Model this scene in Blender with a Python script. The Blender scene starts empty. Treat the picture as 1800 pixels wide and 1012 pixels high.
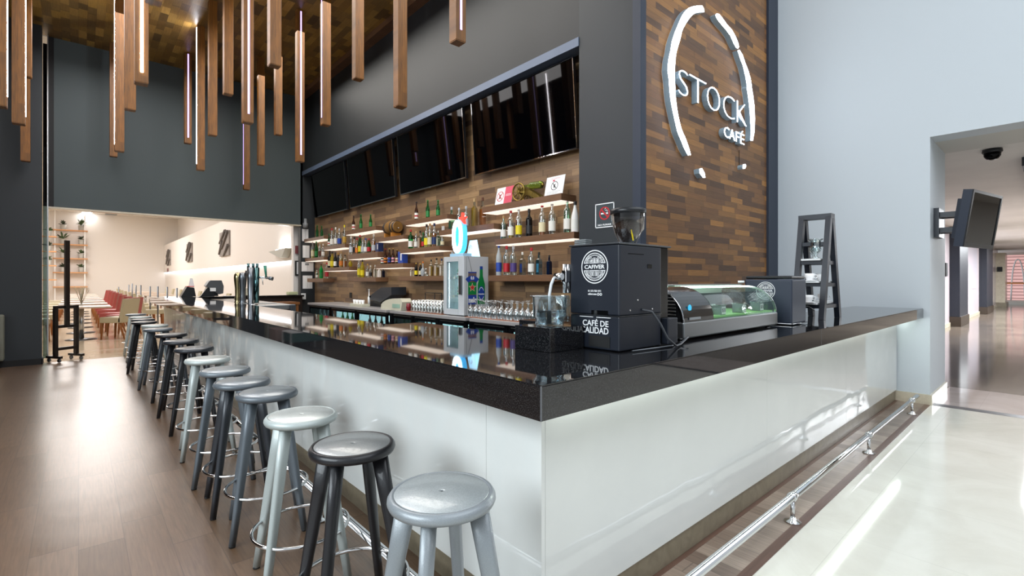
import bpy, bmesh, math, random
from mathutils import Vector, Matrix
random.seed(7)
PI = math.pi
scene = bpy.context.scene
COL = scene.collection
# ---- camera calibration (photo taken as 1800x1012) ----
FPX, CAMZ, CX, HY, CA, SA = 857.0, 1.42, 900.0, 493.0, .7474, .6644

def ray(px):
    a = (px-CX)/FPX
    return CA*a+SA, -SA*a+CA

def P(px, py, X=None, Y=None, Z=None):
    ux, uy = ray(px)
    if X is not None: d = X/ux
    elif Y is not None: d = Y/uy
    else: d = (Z-CAMZ)*FPX/(HY-py)
    return Vector((ux*d, uy*d, CAMZ+(HY-py)/FPX*d))

def YX(px, X):  # Y of the point at column px on plane X
    ux, uy = ray(px); return uy*X/ux

# ---------------- materials ----------------
def lin(c):
    return tuple(((v/12.92) if v <= .04045 else ((v+.055)/1.055)**2.4) for v in c)

def hexc(h):
    return lin(tuple(int(h[i:i+2], 16)/255 for i in (0, 2, 4)))

MATS = {}
def mat(name, col, rough=.5, metal=0., emit=None, es=0., trans=0., coat=0., bump=0., bscale=60., var=0., ior=1.45, alpha=1., spec=.5):
    if name in MATS: return MATS[name]
    m = bpy.data.materials.new(name); m.use_nodes = True
    nt = m.node_tree; b = nt.nodes['Principled BSDF']
    c = hexc(col) if isinstance(col, str) else col
    b.inputs['Base Color'].default_value = (*c, 1)
    b.inputs['Roughness'].default_value = rough
    b.inputs['Metallic'].default_value = metal
    b.inputs['IOR'].default_value = ior
    b.inputs['Transmission Weight'].default_value = trans
    b.inputs['Coat Weight'].default_value = coat
    b.inputs['Coat Roughness'].default_value = .05
    b.inputs['Specular IOR Level'].default_value = spec
    b.inputs['Alpha'].default_value = alpha
    if emit is not None:
        e = hexc(emit) if isinstance(emit, str) else emit
        b.inputs['Emission Color'].default_value = (*e, 1)
        b.inputs['Emission Strength'].default_value = es
    if bump or var:
        tc = nt.nodes.new('ShaderNodeTexCoord')
        n = nt.nodes.new('ShaderNodeTexNoise'); n.inputs['Scale'].default_value = bscale
        n.inputs['Detail'].default_value = 4
        nt.links.new(tc.outputs['Object'], n.inputs['Vector'])
        if bump:
            bp = nt.nodes.new('ShaderNodeBump'); bp.inputs['Strength'].default_value = bump
            bp.inputs['Distance'].default_value = .01
            nt.links.new(n.outputs['Fac'], bp.inputs['Height'])
            nt.links.new(bp.outputs['Normal'], b.inputs['Normal'])
        if var:
            cr = nt.nodes.new('ShaderNodeValToRGB')
            cr.color_ramp.elements[0].position = .3; cr.color_ramp.elements[1].position = .7
            cr.color_ramp.elements[0].color = (*[v*(1-var) for v in c], 1)
            cr.color_ramp.elements[1].color = (*[min(1, v*(1+var)) for v in c], 1)
            nt.links.new(n.outputs['Fac'], cr.inputs['Fac'])
            nt.links.new(cr.outputs['Color'], b.inputs['Base Color'])
    MATS[name] = m
    return m

def thin(name, tint, white=.10, blend=.35, gloss=.75, rough=.03, wcol='f4f8fa'):
    """thin-walled glass: clear straight through, more reflective at grazing angles"""
    m, nt, b = nodes_of(name)
    b.inputs['Base Color'].default_value = (*hexc(wcol), 1); b.inputs['Roughness'].default_value = rough
    b.inputs['Metallic'].default_value = 1.
    tr = nt.nodes.new('ShaderNodeBsdfTransparent'); tr.inputs[0].default_value = (*hexc(tint), 1)
    lw = nt.nodes.new('ShaderNodeLayerWeight'); lw.inputs['Blend'].default_value = blend
    k = M_(nt, 'ADD', M_(nt, 'MULTIPLY', lw.outputs['Facing'], gloss), white)
    mx = nt.nodes.new('ShaderNodeMixShader')
    nt.links.new(k, mx.inputs[0]); nt.links.new(tr.outputs[0], mx.inputs[1]); nt.links.new(b.outputs[0], mx.inputs[2])
    nt.links.new(mx.outputs[0], nt.nodes['Material Output'].inputs['Surface'])
    return m

def nodes_of(name):
    m = bpy.data.materials.new(name); m.use_nodes = True; MATS[name] = m
    nt = m.node_tree
    return m, nt, nt.nodes['Principled BSDF']

def N(nt, typ, **kw):
    n = nt.nodes.new(typ)
    for k, v in kw.items(): setattr(n, k, v)
    return n

def M_(nt, op, a, b=None, c=None):
    n = N(nt, 'ShaderNodeMath', operation=op)
    for i, v in enumerate((a, b, c)):
        if v is None: continue
        if isinstance(v, (int, float)): n.inputs[i].default_value = v
        else: nt.links.new(v, n.inputs[i])
    return n.outputs[0]

def block_wood(name, uax, vax, w, h, colors, rough=.45, grain=.22, seam=.35, randoff=True, coat=0., bumpy=0., wvar=0.):
    """staggered wood blocks laid in rows; uax runs along the boards, vax across the rows"""
    m, nt, b = nodes_of(name)
    tc = N(nt, 'ShaderNodeTexCoord'); sp = N(nt, 'ShaderNodeSeparateXYZ')
    nt.links.new(tc.outputs['Object'], sp.inputs[0])
    u, v = sp.outputs[uax], sp.outputs[vax]
    vr = M_(nt, 'DIVIDE', v, h); row = M_(nt, 'FLOOR', vr)
    wn = N(nt, 'ShaderNodeTexWhiteNoise', noise_dimensions='1D'); nt.links.new(row, wn.inputs['W'])
    uo = M_(nt, 'ADD', M_(nt, 'DIVIDE', u, w), M_(nt, 'MULTIPLY', wn.outputs['Value'], 7.3))
    if wvar:
        uo = M_(nt, 'ADD', uo, M_(nt, 'MULTIPLY', M_(nt, 'SINE', M_(nt, 'MULTIPLY', uo, 4.1)), wvar))
    cell = M_(nt, 'FLOOR', uo)
    cx = N(nt, 'ShaderNodeCombineXYZ'); nt.links.new(row, cx.inputs[0]); nt.links.new(cell, cx.inputs[1])
    wn2 = N(nt, 'ShaderNodeTexWhiteNoise', noise_dimensions='2D'); nt.links.new(cx.outputs[0], wn2.inputs['Vector'])
    cr = N(nt, 'ShaderNodeValToRGB'); el = cr.color_ramp.elements
    cr.color_ramp.interpolation = 'LINEAR'
    n = len(colors)
    while len(el) < n: el.new(.5)
    for i, c in enumerate(colors):
        el[i].position = i/(n-1); el[i].color = (*hexc(c), 1)
    nt.links.new(wn2.outputs['Value'], cr.inputs['Fac'])
    # grain stretched along the board
    gx = N(nt, 'ShaderNodeCombineXYZ')
    nt.links.new(M_(nt, 'ADD', M_(nt, 'MULTIPLY', u, 5.), M_(nt, 'MULTIPLY', wn2.outputs['Value'], 37.)), gx.inputs[0])
    nt.links.new(M_(nt, 'MULTIPLY', v, 90.), gx.inputs[1]); nt.links.new(row, gx.inputs[2])
    gn = N(nt, 'ShaderNodeTexNoise'); gn.inputs['Scale'].default_value = 1.; gn.inputs['Detail'].default_value = 5
    gn.inputs['Distortion'].default_value = .6
    nt.links.new(gx.outputs[0], gn.inputs['Vector'])
    g = M_(nt, 'ADD', M_(nt, 'MULTIPLY', M_(nt, 'SUBTRACT', gn.outputs['Fac'], .5), grain*4), 1.)
    # seams
    fu = M_(nt, 'FRACT', uo); fv = M_(nt, 'FRACT', vr)
    su = M_(nt, 'LESS_THAN', M_(nt, 'MINIMUM', fu, M_(nt, 'SUBTRACT', 1., fu)), .0035/w)
    sv = M_(nt, 'LESS_THAN', M_(nt, 'MINIMUM', fv, M_(nt, 'SUBTRACT', 1., fv)), .0018/h)
    s = M_(nt, 'MAXIMUM', su, sv)
    k = M_(nt, 'MULTIPLY', g, M_(nt, 'SUBTRACT', 1., M_(nt, 'MULTIPLY', s, seam)))
    mx = N(nt, 'ShaderNodeVectorMath', operation='SCALE')
    nt.links.new(cr.outputs['Color'], mx.inputs[0]); nt.links.new(k, mx.inputs['Scale'])
    nt.links.new(mx.outputs[0], b.inputs['Base Color'])
    b.inputs['Roughness'].default_value = rough
    b.inputs['Coat Weight'].default_value = coat; b.inputs['Coat Roughness'].default_value = .12
    if bumpy:
        wv = N(nt, 'ShaderNodeTexNoise'); wv.inputs['Scale'].default_value = 2.2; wv.inputs['Detail'].default_value = 3
        nt.links.new(tc.outputs['Object'], wv.inputs['Vector'])
        hsum = M_(nt, 'ADD', M_(nt, 'MULTIPLY', wv.outputs['Fac'], 1.), M_(nt, 'MULTIPLY', gn.outputs['Fac'], .05))
        bp = N(nt, 'ShaderNodeBump'); bp.inputs['Strength'].default_value = bumpy; bp.inputs['Distance'].default_value = .05
        nt.links.new(hsum, bp.inputs['Height']); nt.links.new(bp.outputs['Normal'], b.inputs['Normal'])
        nt.links.new(bp.outputs['Normal'], b.inputs['Coat Normal'])
    return m

thin('clear glass', 'f6fbfb', .10, .4, .8)
thin('thin glass', 'eef5f7', .045, .4, .75)
thin('smoked glass', '9fb0ac', .06, .3, .4)
thin('case glass', 'f2f8f5', .04, .2, .22)
thin('stem glass', 'f2f7f8', .22, .5, .78, .12)
WALNUT = ['33241c', '4b3222', '6a4629', '3d2a20', '8a5f35', '573a26', '7a5230']
block_wood('walnut blocks logo', 0, 2, .40, .064, ['4b3423', '60432c', '7f5731', '523a28', '996b37', '694a2d', '895f34'], rough=.5, wvar=.1)
block_wood('walnut blocks bar', 1, 2, .46, .075, ['5b4636', '7b6047', '947654', '6a5341', 'a2835f', '84684c'], rough=.42, wvar=.16)
block_wood('walnut blocks ceiling', 1, 0, .30, .11, ['574222', '82632c', '9f7d38', '67502a', 'b08c46', '775a2b'], rough=.4, wvar=.2)
block_wood('walnut shelf', 1, 2, 5., 1., ['5d4331', '6f5039'], rough=.4, grain=.25, seam=0)
block_wood('oak tube', 2, 0, 9., 3., ['613c0e', '784c16'], rough=.5, grain=.42, seam=0)
block_wood('laminate floor', 1, 0, 1.25, .19, ['5c4735', '644e3c', '6d5745', '5f4a39'], rough=.3, grain=.24, seam=.4, coat=.9, bumpy=.07)
MATS['laminate floor'].node_tree.nodes['Principled BSDF'].inputs['Coat Roughness'].default_value = .27
block_wood('laminate strip', 1, 0, 1.25, .11, ['6d5b50', '8a786c', '7b695d', '988679'], rough=.3, grain=.28, seam=.4, coat=.3)
block_wood('cream wood floor', 0, 1, 1.3, .16, ['cdb99c', 'd8c6ab', 'c4ae90', 'e0d0b8'], rough=.12, grain=.08, seam=.2, coat=.3)
block_wood('brown polished floor', 0, 1, .9, .45, ['6e655c', '776d62', '655c54', '7c7165'], rough=.10, grain=.12, seam=.3)
block_wood('dark wood and toe shade', 0, 1, 3., .5, ['5d4438', '6c5145'], rough=.35, grain=.2, seam=0)

def marble(name, base, vein, tile=.8, rough=.1, axes=(0, 1), seam=.12, amt=.5, scale=1.4):
    m, nt, b = nodes_of(name)
    tc = N(nt, 'ShaderNodeTexCoord'); sp = N(nt, 'ShaderNodeSeparateXYZ')
    nt.links.new(tc.outputs['Object'], sp.inputs[0])
    no = N(nt, 'ShaderNodeTexNoise'); no.inputs['Scale'].default_value = scale; no.inputs['Detail'].default_value = 9
    no.inputs['Distortion'].default_value = 1.2; no.inputs['Roughness'].default_value = .62
    nt.links.new(tc.outputs['Object'], no.inputs['Vector'])
    cr = N(nt, 'ShaderNodeValToRGB'); e = cr.color_ramp.elements
    e[0].position = .35; e[1].position = .65
    cb, cv = hexc(base), hexc(vein)
    e[0].color = (*[x*(1-amt)+y*amt for x, y in zip(cb, cv)], 1); e[1].color = (*cb, 1)
    nt.links.new(no.outputs['Fac'], cr.inputs['Fac'])
    out = cr.outputs['Color']
    if tile:
        fs = []
        cells = []
        for a in axes:
            t = M_(nt, 'DIVIDE', sp.outputs[a], tile); f = M_(nt, 'FRACT', t); cells.append(M_(nt, 'FLOOR', t))
            fs.append(M_(nt, 'LESS_THAN', M_(nt, 'MINIMUM', f, M_(nt, 'SUBTRACT', 1., f)), .002/tile))
        cx = N(nt, 'ShaderNodeCombineXYZ'); nt.links.new(cells[0], cx.inputs[0]); nt.links.new(cells[1], cx.inputs[1])
        wn = N(nt, 'ShaderNodeTexWhiteNoise', noise_dimensions='2D'); nt.links.new(cx.outputs[0], wn.inputs['Vector'])
        k = M_(nt, 'MULTIPLY', M_(nt, 'SUBTRACT', 1., M_(nt, 'MULTIPLY', M_(nt, 'MAXIMUM', *fs), seam)),
               M_(nt, 'ADD', .97, M_(nt, 'MULTIPLY', wn.outputs['Value'], .05)))
        mx = N(nt, 'ShaderNodeVectorMath', operation='SCALE')
        nt.links.new(out, mx.inputs[0]); nt.links.new(k, mx.inputs['Scale']); out = mx.outputs[0]
    nt.links.new(out, b.inputs['Base Color'])
    b.inputs['Roughness'].default_value = rough
    return m

marble('cream marble floor', 'dedcd3', 'c3beb2', tile=.8, rough=.07)
marble('pink marble floor', 'c9bdb8', 'a89a96', tile=.6, rough=.07)
marble('white stone panel', 'dfe2e0', 'cdd1d0', tile=0, rough=.09, amt=.35, scale=.8)
_nt = MATS['white stone panel'].node_tree; _b = _nt.nodes['Principled BSDF']; _b.inputs['Roughness'].default_value = .05
_n = _nt.nodes.new('ShaderNodeTexNoise'); _n.inputs['Scale'].default_value = 2.6; _n.inputs['Detail'].default_value = 1
_t = _nt.nodes.new('ShaderNodeTexCoord'); _nt.links.new(_t.outputs['Object'], _n.inputs['Vector'])
_p = _nt.nodes.new('ShaderNodeBump'); _p.inputs['Strength'].default_value = .25; _p.inputs['Distance'].default_value = .02
_nt.links.new(_n.outputs['Fac'], _p.inputs['Height']); _nt.links.new(_p.outputs['Normal'], _b.inputs['Normal'])
marble('beige stone', '877e6b', '675f50', tile=0, rough=.3, amt=.6, scale=9)
marble('cream stone', 'cfc6b2', 'b3a88f', tile=0, rough=.25, amt=.5, scale=6)
marble('pink wall panel', 'd2c6ca', 'b5a7ab', tile=1.6, rough=.2, axes=(0, 2), amt=.3)

def granite():
    m, nt, b = nodes_of('black granite')
    tc = N(nt, 'ShaderNodeTexCoord')
    vo = N(nt, 'ShaderNodeTexNoise'); vo.inputs['Scale'].default_value = 420; vo.inputs['Detail'].default_value = 2
    nt.links.new(tc.outputs['Object'], vo.inputs['Vector'])
    cr = N(nt, 'ShaderNodeValToRGB'); e = cr.color_ramp.elements
    e[0].position = .58; e[1].position = .80
    e[0].color = (.006, .0065, .008, 1); e[1].color = (.16, .155, .155, 1)
    nt.links.new(vo.outputs['Fac'], cr.inputs['Fac']); nt.links.new(cr.outputs['Color'], b.inputs['Base Color'])
    b.inputs['Roughness'].default_value = .035
    b.inputs['IOR'].default_value = 1.72
    return m
granite()

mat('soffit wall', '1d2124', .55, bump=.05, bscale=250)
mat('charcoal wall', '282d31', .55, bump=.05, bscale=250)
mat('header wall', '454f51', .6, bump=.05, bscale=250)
mat('navy trim', '28303f', .5)
mat('white wall', 'c6ced4', .6, bump=.03, bscale=180)
mat('warm white wall', 'e4dfda', .65)
mat('white ceiling', 'c9c8c2', .7)
mat('grey ceiling', 'dcdad5', .6, var=.06, bscale=1.2)
mat('chrome', 'd8dadc', .08, 1.)
mat('steel', 'b4b6b6', .28, 1., bump=.02, bscale=300)
mat('steel dark', '6f7378', .3, 1.)
mat('black gloss', '0a0b0d', .07)
mat('screen black', '020203', .03, spec=.14)
mat('black plastic', '14161a', .32)
mat('blue black metal', '1a1f29', .38)
mat('black matte', '0e0f11', .6)
mat('white plastic', 'dfe2e3', .35)
mat('white paint', 'f2f3f4', .4)
mat('white paper', 'e9eaea', .7)
mat('grey plastic', '8b8f92', .4)
mat('cream plastic', 'c9c6b2', .45)

mat('water', 'f0f6fa', .0, trans=1., ior=1.33)

mat('led white', 'ffffff', emit='f2f6ff', es=6)
mat('led violet', 'ffffff', emit='cdb8ff', es=3.5)
mat('led warm', 'ffffff', emit='fff0d8', es=9)
mat('underside glow', 'f0ecec', emit='ffeedd', es=.95)
mat('sign glow', 'ffffff', emit='eaf4ff', es=7)
mat('sign side', '93a7b5', .4)
mat('lamp disc', 'ffffff', emit='ffffff', es=25)
mat('fridge glow', 'ffffff', emit='c4f2f4', es=1.5)
mat('red', 'b8242b', .5)
mat('brass', '8f7a3c', .35, .9, var=.2, bscale=30)
mat('white foam', 'e6eaee', .5)
mat('stool rubber', '17181a', .7)

# ---------------- mesh helpers ----------------
class MB:
    def __init__(s): s.bm = bmesh.new(); s.mi = 0
    def _m(s, faces):
        for f in faces: f.material_index = s.mi
        return s
    def box(s, x0, x1, y0, y1, z0, z1, bev=0., seg=2):
        vs = [s.bm.verts.new((x, y, z)) for x in (x0, x1) for y in (y0, y1) for z in (z0, z1)]
        fs = [s.bm.faces.new([vs[i] for i in q]) for q in ((0, 1, 3, 2), (4, 6, 7, 5), (0, 4, 5, 1), (2, 3, 7, 6), (0, 2, 6, 4), (1, 5, 7, 3))]
        bmesh.ops.recalc_face_normals(s.bm, faces=fs)
        s._m(fs)
        if bev:
            es = list({e for f in fs for e in f.edges})
            bmesh.ops.bevel(s.bm, geom=es, offset=bev, segments=seg, affect='EDGES', profile=.5, material=s.mi)
        return s
    def lathe(s, prof, n=24, c=(0, 0, 0), axis='Z', caps=True, mtx=None):
        rings = []
        for r, z in prof:
            ring = []
            for i in range(n):
                a = 2*PI*i/n; x, y = r*math.cos(a), r*math.sin(a)
                p = Vector((x, y, z)) if axis == 'Z' else Vector((x, z, y)) if axis == 'Y' else Vector((z, x, y))
                if mtx: p = mtx @ p
                ring.append(s.bm.verts.new(p+Vector(c)))
            rings.append(ring)
        fs = []
        for a, b in zip(rings, rings[1:]):
            for i in range(n):
                fs.append(s.bm.faces.new((a[i], a[(i+1) % n], b[(i+1) % n], b[i])))
        if caps:
            fs.append(s.bm.faces.new(rings[0])); fs.append(s.bm.faces.new(rings[-1]))
        for f in fs: f.smooth = True
        if caps: fs[-1].smooth = fs[-2].smooth = False
        bmesh.ops.recalc_face_normals(s.bm, faces=fs)
        return s._m(fs)
    def rod(s, p0, p1, r0, r1=None, n=12):
        r1 = r0 if r1 is None else r1
        p0, p1 = Vector(p0), Vector(p1); d = p1-p0
        q = Vector((0, 0, 1)).rotation_difference(d.normalized()).to_matrix()
        rings = []
        for p, r in ((p0, r0), (p1, r1)):
            rings.append([s.bm.verts.new(p+q @ Vector((r*math.cos(2*PI*i/n), r*math.sin(2*PI*i/n), 0))) for i in range(n)])
        fs = [s.bm.faces.new((rings[0][i], rings[0][(i+1) % n], rings[1][(i+1) % n], rings[1][i])) for i in range(n)]
        for f in fs: f.smooth = True
        fs += [s.bm.faces.new(rings[0]), s.bm.faces.new(rings[1])]
        bmesh.ops.recalc_face_normals(s.bm, faces=fs)
        return s._m(fs)
    def tube(s, pts, r, n=8, closed=False):
        pts = [Vector(p) for p in pts]; rings = []; m = len(pts)
        up = Vector((0, 0, 1))
        for k, p in enumerate(pts):
            a = pts[(k-1) % m] if (closed or k) else p
            b = pts[(k+1) % m] if (closed or k < m-1) else p
            t = (b-a).normalized()
            x = t.cross(up)
            if x.length < 1e-3: x = t.cross(Vector((0, 1, 0)))
            x.normalize(); y = t.cross(x).normalized()
            rings.append([s.bm.verts.new(p+x*r*math.cos(2*PI*i/n)+y*r*math.sin(2*PI*i/n)) for i in range(n)])
        fs = []
        for k in range(m if closed else m-1):
            A, B = rings[k], rings[(k+1) % m]
            fs += [s.bm.faces.new((A[i], A[(i+1) % n], B[(i+1) % n], B[i])) for i in range(n)]
        for f in fs: f.smooth = True
        if not closed: fs += [s.bm.faces.new(rings[0]), s.bm.faces.new(rings[-1])]
        bmesh.ops.recalc_face_normals(s.bm, faces=fs)
        return s._m(fs)
    def ring(s, c, R, r, n=40, m=8, axis='Z'):
        pts = []
        for i in range(n):
            a = 2*PI*i/n
            q = (R*math.cos(a), R*math.sin(a), 0) if axis == 'Z' else (R*math.cos(a), 0, R*math.sin(a)) if axis == 'Y' else (0, R*math.cos(a), R*math.sin(a))
            pts.append(Vector(q)+Vector(c))
        return s.tube(pts, r, m, closed=True)
    def prism(s, poly, f, depth):
        """poly: list of 2d points; f(u,v,w) -> 3d; extruded w 0..depth"""
        a = [s.bm.verts.new(f(u, v, 0)) for u, v in poly]
        b = [s.bm.verts.new(f(u, v, depth)) for u, v in poly]
        n = len(poly)
        fs = [s.bm.faces.new((a[i], a[(i+1) % n], b[(i+1) % n], b[i])) for i in range(n)]
        fs += [s.bm.faces.new(a), s.bm.faces.new(b)]
        bmesh.ops.recalc_face_normals(s.bm, faces=fs)
        return s._m(fs)
    def ico(s, c, r, sub=2, sc=(1, 1, 1)):
        g = bmesh.ops.create_icosphere(s.bm, subdivisions=sub, radius=r)
        for v in g['verts']: v.co = Vector((v.co.x*sc[0], v.co.y*sc[1], v.co.z*sc[2]))+Vector(c)
        fs = list({f for v in g['verts'] for f in v.link_faces})
        for f in fs: f.smooth = True
        return s._m(fs)
    def poly3(s, pts):
        f = s.bm.faces.new([s.bm.verts.new(p) for p in pts]); return s._m([f])
    def build(s, name, mats, parent=None):
        me = bpy.data.meshes.new(name)
        off = Vector((0, 0, 0)); p = parent
        while p is not None: off += p.location; p = p.parent
        if off.length: bmesh.ops.translate(s.bm, verts=s.bm.verts, vec=-off)
        s.bm.to_mesh(me); s.bm.free()
        for mm in (mats if isinstance(mats, (list, tuple)) else [mats]):
            me.materials.append(MATS[mm] if isinstance(mm, str) else mm)
        o = bpy.data.objects.new(name, me); COL.objects.link(o)
        if parent is not None: o.parent = parent
        return o

def tag(o, label, cat, group=None, kind=None):
    o['label'] = label; o['category'] = cat
    if group: o['group'] = group
    if kind: o['kind'] = kind
    return o

def thing(name, loc, label, cat, group=None):
    o = bpy.data.objects.new(name, None); COL.objects.link(o); o.location = loc
    o.empty_display_size = .05
    return tag(o, label, cat, group)

def struct(name, mb, m):
    o = mb.build(name, m); o['kind'] = 'structure'; return o

def copy_tree(o, parent=None):
    c = o.copy(); COL.objects.link(c)
    if parent is not None: c.parent = parent
    for ch in list(o.children): copy_tree(ch, c)
    return c

_dg = bpy.context.evaluated_depsgraph_get
def text_into(mb, s, origin, right, up, size, depth=.002, align='CENTER', bold=0., sx=1., fit=None):
    """lay lettering s on a plane: origin, unit vectors right/up; extruded towards the viewer"""
    cu = bpy.data.curves.new('t', 'FONT'); cu.body = s; cu.size = size; cu.align_x = align; cu.align_y = 'CENTER'
    cu.extrude = depth/2; cu.offset = bold; cu.resolution_u = 4
    o = bpy.data.objects.new('t', cu); COL.objects.link(o)
    bpy.context.view_layer.update()
    me = bpy.data.meshes.new_from_object(o.evaluated_get(_dg()))
    bpy.data.objects.remove(o); bpy.data.curves.remove(cu)
    R_, U_ = Vector(right), Vector(up); W_ = R_.cross(U_)
    xs = [v.co.x for v in me.vertices]; ys = [v.co.y for v in me.vertices]
    if xs:
        cxm, cym = (min(xs)+max(xs))/2, (min(ys)+max(ys))/2
        if fit: sx = fit[0]/(max(xs)-min(xs)); sy = fit[1]/(max(ys)-min(ys))
        else: sy = 1.
        if align != 'CENTER': cxm = min(xs)
        n0 = len(mb.bm.faces)
        mb.bm.verts.ensure_lookup_table()
        vs = [mb.bm.verts.new(Vector(origin)+R_*(v.co.x-cxm)*sx+U_*(v.co.y-cym)*sy+W_*(v.co.z+depth/2)) for v in me.vertices]
        for p in me.polygons:
            try:
                f = mb.bm.faces.new([vs[i] for i in p.vertices]); f.material_index = mb.mi
            except ValueError: pass
    bpy.data.meshes.remove(me)

RX = ((0, -1, 0), (0, 0, 1))   # face looking to -X
RY = ((1, 0, 0), (0, 0, 1))    # face looking to -Y

# ---------------- dimensions ----------------
XB0, YB0, ZT, ZS = 1.05, 1.048, 1.10, .991     # bar slab outer edges, top, underside
XP, YPn = 1.294, 1.289                          # stone panels
YEND = 12.1
XW = 7.27                                       # white wall
YL = 2.64                                       # logo wall
XPIL = 3.966                                    # soffit / pillar face
XBW = 4.25                                      # wood wall behind shelves
YH = 11.93                                      # header wall
ZH = 2.735
ZC = 5.75
YPIL = 3.39

# ======================= THE SETTING =======================
struct('floor_laminate', MB().box(-9, XW, .985, 11.66, -.1, 0), 'laminate floor')
struct('floor_marble', MB().box(-9, XW, -9, .985, -.1, 0), 'cream marble floor')
struct('floor_strip', MB().box(1.35, XW, 1.0, 1.30, 0, .0015), 'laminate strip')
struct('floor_toe_shade', MB().box(1.35, XW, 1.275, 1.33, 0, .003), 'dark wood and toe shade')  # dark strip painted in for the shadow of the toe-kick recess
struct('floor_border', MB().box(1.0, XW, .985, 1.035, 0, .0025), 'dark wood and toe shade')
struct('floor_dining', MB().box(-9, 9, 11.66, 43, -.1, .001), 'cream wood floor')
struct('floor_threshold', MB().box(XW, 7.42, -9, .99, -.1, .001), 'blue black metal')
struct('floor_passage', MB().box(7.42, 8.72, -9, .99, -.1, .0), 'pink marble floor')
struct('floor_corridor', MB().box(8.72, 42, -9, 2.6, -.1, -.002), 'brown polished floor')

# header wall over the opening, left dark wall
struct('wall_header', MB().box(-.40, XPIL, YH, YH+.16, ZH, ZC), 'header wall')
m = MB(); m.box(-9, -.47, 11.5, 11.75, 0, ZC); m.mi = 1; m.box(-9, -.462, 11.485, 11.5, 0, .10); m.box(-.47, -.455, 11.485, 11.77, 0, .10)
struct('wall_left', m, ['charcoal wall', 'black matte'])
struct('window_1', MB().box(-.47, -.415, 11.9, 11.91, .05, ZH), 'smoked glass')
struct('window_2', MB().box(-.47, -.415, 11.9, 11.95, ZH, ZC-.15), 'screen black')
struct('trim_1', MB().box(-.415, -.40, 11.87, 12.06, 0, ZC), 'steel')
struct('trim_2', MB().box(-.40, -.33, YH-.012, YH, ZH+.0, ZC), 'black matte')
struct('trim_3', MB().box(-.40, 3.93, YH-.015, YH+.175, ZH-.03, ZH), 'cream stone')
# return wall at the end of the back bar
struct('wall_return', MB().box(3.92, XBW, YH, YH+.16, 0, ZC), 'charcoal wall')
# soffit with pillar
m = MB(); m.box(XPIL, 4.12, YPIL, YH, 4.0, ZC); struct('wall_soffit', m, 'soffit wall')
struct('trim_4', MB().box(XPIL-.012, 4.12, YPIL, YH, 3.905, 4.0), mat('blue grey fascia', '59677d', .4))
struct('wall_pillar', MB().box(XPIL, 4.6, YL+.075, YPIL, 0, ZC+.6), 'charcoal wall')
struct('trim_5', MB().box(XPIL-.012, 4.05, YL-.012, YL+.075, 0, ZC+.6), 'navy trim')
struct('wall_bar', MB().box(XBW, XBW+.2, YPIL, YH, 0, 4.45), 'walnut blocks bar')
struct('wall_logo', MB().box(4.05, 6.945, YL, YL+.2, 0, ZC+.6), 'walnut blocks logo')
struct('trim_6', MB().box(6.945, XW, YL-.03, YL+.2, 0, ZC+.6), 'navy trim')
struct('ceiling_wood', MB().box(-9, XPIL+.2, 2.2, YH, ZC, ZC+.15), 'walnut blocks ceiling')
struct('trim_7', MB().box(XPIL-.16, XPIL, YPIL, YH, ZC-.10, ZC), 'walnut shelf')
# white wall with the deep opening
m = MB(); m.box(XW, 8.36, .99, 3.0, 0, 6.4)
struct('wall_right', m, 'white wall')
struct('wall_lintel', MB().box(XW, 7.6, -9, .99, 3.06, 6.4), 'white wall')
struct('baseboard_right', MB().box(XW-.02, 8.38, .97, YPn+.05, 0, .115), 'cream stone')
struct('ceiling_passage', MB().box(7.6, 8.36, -9, .99, 3.06, 3.2), 'white ceiling')
struct('ceiling_corridor', MB().box(8.36, 42, -9, 2.6, 3.1, 3.2), 'grey ceiling')
struct('wall_corridor', MB().box(8.36, 38, 2.3, 2.5, 0, 3.1), 'pink wall panel')
struct('baseboard_corridor', MB().box(8.36, 37, 2.27, 2.3, 0, .12), 'cream stone')
for i, (a, b_) in enumerate(((20.3, 22.3), (28.6, 31.3))):
    m = MB(); m.box(a, b_, 2.06, 2.3, 0, 3.1); m.mi = 1; m.box(a-.03, b_+.03, 2.03, 2.3, 0, .3)
    o = tag(m.build('wall_column', ['blue black metal', mat('column base', '33291f', .4)]), ['nearer dark column along the corridor wall', 'farther dark column along the corridor wall'][i], 'column')
    o['kind'] = 'structure'
m = MB(); m.box(36.8, 38.2, 1.95, 2.3, 0, 2.9); m.mi = 1; m.box(36.75, 38.3, 1.9, 2.3, 0, .25)
struct('trim_8', m, ['cream stone', 'beige stone'])
struct('wall_corridor_end', MB().box(42, 42.2, -9, 3, 0, 3.1), 'white ceiling')
m = MB(); m.box(8.36, 42, -9.2, -9, 0, 3.1); struct('wall_corridor_right', m, 'white ceiling')
struct('ceiling_recess', MB().box(9.6, 16, -.9, .35, 2.98, 3.1), 'charcoal wall')

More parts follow.
